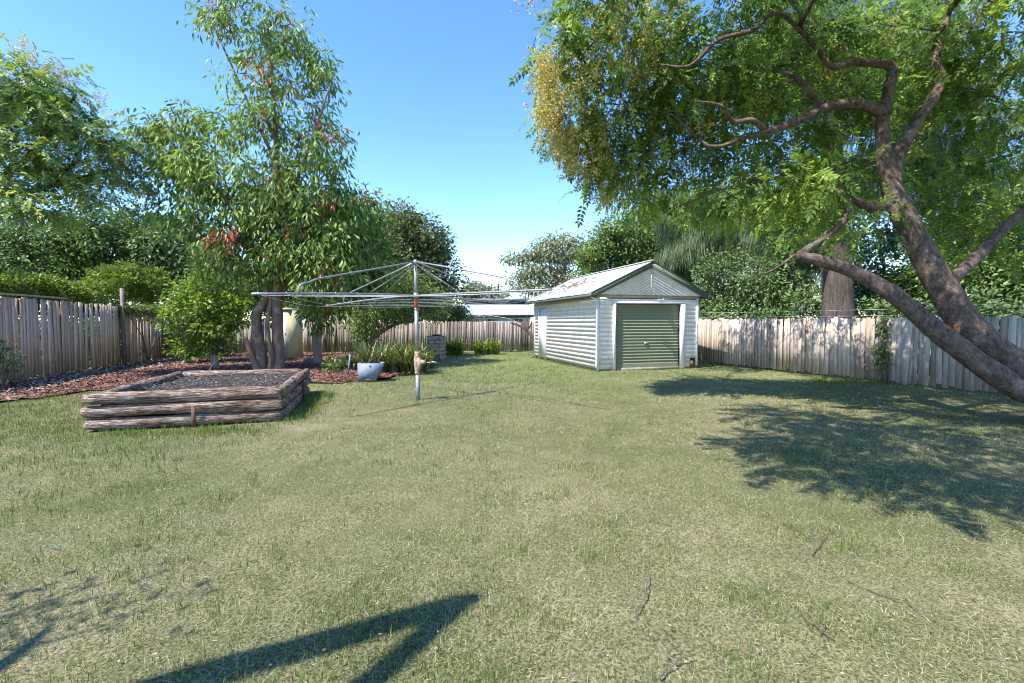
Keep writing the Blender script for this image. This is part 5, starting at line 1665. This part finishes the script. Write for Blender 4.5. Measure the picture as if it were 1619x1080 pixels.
# --- unseen caster added left of the view, shaped to throw the foreground shadow
base = np.array([-4.3, .3, 0])
pl = [[(*base, .16), (-3.76, .3, 2.0, .12), (-3.21, .3, 4.0, .095), (-3.0, .3, 4.8, .085), (-2.94, .3, 5.02, .05)], [(-2.96, .3, 4.92, .07), (-3.07, -.06, 4.6, .068), (-3.13, -.29, 4.3, .066), (-3.22, -.62, 3.9, .06)], [(-3.62, .3, 2.5, .06), (-4.0, .6, 3.2, .04), (-4.2, .7, 3.5, .02)]]
tree('shadow_caster', 'added shadow caster shaped as a bare trunk, unseen outside the left foreground, throwing the forked shadow onto the front lawn', 'tree', base, pl,
     [(np.array([-4.3, .75, 3.4]), np.array([.6, .4, .4]), 6), (np.array([-4.75, .9, 3.1]), np.array([.45, .35, .35]), 7)], dict(tpl='leaf', size=.085, per=26, cr=.42, droop=.4, t0=.45), M['bark_grey'], M['lf_mid'])

# ------------------------------------------------------------------ neighbouring houses, pole
def house():
    Yh = 44.0
    p0 = at(716, 512, Yh); p1 = at(838, 512, Yh)
    h = thing('neighbour_house', 'pale blue neighbour house with white corrugated roof seen over the back fence', 'house', (p0[0], Yh, 0))
    Lw = p1[0] - p0[0]
    zE = at(780, 498, Yh)[2]; zR = at(780, 483, Yh + 4)[2]
    blue = painted_board('pale_blue_wall', (.56, .66, .74), amt=.25); cream_ = painted_board('cream_wall', (.62, .57, .44), amt=.3)
    dk = simple_mat('dark_fascia', (.045, .05, .055), (.03, .033, .036), 5)
    x0 = 2.2
    MB().box(((x0 + Lw) / 2, 3, zE / 2), (Lw - x0, 6, zE), None, .8).build('wall', blue, h, local=True)
    MB().box((x0 - .95, 3.2, zE / 2), (1.8, 5, zE), None, .8).build('wall', cream_, h, local=True)
    r = MB()
    nxr = 220
    xs = np.linspace(-.9, Lw + .35, nxr)
    wv = .02 * np.sin(xs / .15 * 2 * math.pi)
    V = np.concatenate([np.column_stack([xs, np.full(nxr, -.7), zE + .02 + wv]), np.column_stack([xs, np.full(nxr, 4.2), zR + .1 + wv]), np.column_stack([xs, np.full(nxr, 8.5), zE + wv])])
    i_ = np.arange(nxr - 1)
    r.add(V, np.concatenate([np.stack([i_, i_ + 1, i_ + 1 + nxr, i_ + nxr], -1), np.stack([i_ + nxr, i_ + 1 + nxr, i_ + 1 + 2 * nxr, i_ + 2 * nxr], -1)]), .9)
    r.build('roof', M['roof_iron'], h, local=True)
    MB().box((Lw / 2 - .3, -.72, zE - .13), (Lw + 1.25, .08, .26)).build('fascia', dk, h, local=True)
    for px0, px1 in ((771, 785), (814, 826), (752, 757)):
        a = at(px0, 512, Yh)[0] - p0[0]; b = at(px1, 512, Yh)[0] - p0[0]
        f = MB()
        zt = zE - .38; zb = .9
        f.box(((a + b) / 2, -.02, zt + .04), (b - a + .16, .08, .08)); f.box(((a + b) / 2, -.02, zb - .04), (b - a + .16, .08, .08))
        for x in (a - .04, b + .04, (a + b) / 2):
            f.box((x, -.022, (zt + zb) / 2), (.07, .08, zt - zb))
        w = f.build('window', M['white_trim'], h, local=True)
        MB().box(((a + b) / 2, .005, (zt + zb) / 2), (b - a, .03, zt - zb)).build('pane', simple_mat('dark_glass', (.10, .15, .17), (.07, .1, .12), 2, .1, spec=.6), w, local=True)
    MB().tube([(Lw + .1, -.75, zE - .2), (Lw - .1, -.12, zE - .6), (Lw - .1, -.12, 0)], .05, 6).build('downpipe', M['white_trim'], h, local=True)
    # second, taller dark house behind
    Y2 = 58.0
    q0 = at(735, 512, Y2); q1 = at(838, 512, Y2)
    h2 = thing('neighbour_house', 'dark slate coloured house behind the white roofed one, only its top band visible', 'house', (q0[0], Y2, 0))
    L2 = q1[0] - q0[0]
    z2 = at(780, 473, Y2)[2]
    MB().box((L2 / 2, 3, z2 / 2 - .2), (L2, 6, z2 - .4), None, .5).build('wall', simple_mat('slate_wall', (.10, .125, .15), (.07, .09, .11), 3), h2, local=True)
    MB().box((L2 / 2, 2.9, z2 - .15), (L2 + .6, 7.2, .3), None, .5).build('roof', simple_mat('slate_blue_roof', (.09, .12, .16), (.07, .09, .12), 3), h2, local=True)
    MB().box((L2 / 2, -.75, z2 - .15), (L2 + .7, .1, .34), None, .9).build('fascia', simple_mat('slate_fascia', (.15, .18, .22), (.12, .15, .18), 3), h2, local=True)
    Y3 = 75.0
    a = at(797, 512, Y3); b = at(838, 512, Y3)
    h3 = thing('neighbour_house', 'farthest house, just a white gabled roof peeping above the dark slate one', 'house', (a[0], Y3, 0))
    L3 = b[0] - a[0]
    z3, z4 = at(800, 474, Y3)[2], at(800, 465, Y3)[2]
    MB().box((L3 / 2, 3, z3 / 2 - .05), (L3, 6, z3 - .1), None, .5).build('wall', M['white_board'], h3, local=True)
    V = np.array([[-.4, -.5, z3], [L3 + .4, -.5, z3], [L3 + .4, 6.5, z3], [-.4, 6.5, z3], [1.4, 3, z4], [L3 - 1.4, 3, z4]])
    MB().add(V, [[0, 1, 5, 4], [1, 2, 5], [2, 3, 4, 5], [3, 0, 4], [3, 2, 1, 0]], .9).build('roof', M['roof_iron'], h3, local=True)


house()
Yp = 66
p = at(788, 512, Yp)
pp_ = thing('power_pole', 'thin dark power pole with crossarm far away above the house roofs', 'power pole', (p[0], Yp, 0))
zt = at(788, 448, Yp)[2]
MB().tube([(0, 0, 0), (0, 0, zt)], [.17, .12], 8).build('pole', M['bark_dark'], pp_, local=True)
MB().box((0, -.1, zt - .5), (1.3, .12, .12)).build('crossarm', M['bark_dark'], pp_, local=True)
for nm, dz, e0, e1, lab in (('power_line', .45, at(700, 500, 60), at(960, 470, 80), 'thin overhead wire sagging from the power pole crossarm'),):
    wm = MB()
    a = np.array([p[0], Yp, zt - dz])
    for e in (e0, e1):
        wm.tube([a * (1 - t) + e * t - np.array([0, 0, 1.2 * 4 * t * (1 - t) * .5]) for t in np.linspace(0, 1, 9)], .022, 4, cap=False)
    tag(wm.build(nm, M['bark_dark']), lab, 'wire')
# wire strands above right fence
for k, z in enumerate((1.72, 1.88)):
    wm = MB()
    a, b = np.array([6.2, 19.6, z]), np.array([12.5, 3.6, z])
    wm.tube([a * (1 - t) + b * t - np.array([0, 0, .05 * 4 * t * (1 - t)]) for t in np.linspace(0, 1, 15)], .005, 4, cap=False)
    tag(wm.build('fence_wire', M['wire']), ('lower' if k == 0 else 'upper') + ' strand of plain wire strung above the top of the right fence', 'wire')
print('objects', len(bpy.data.objects), 'faces', sum(len(m.polygons) for m in bpy.data.meshes))
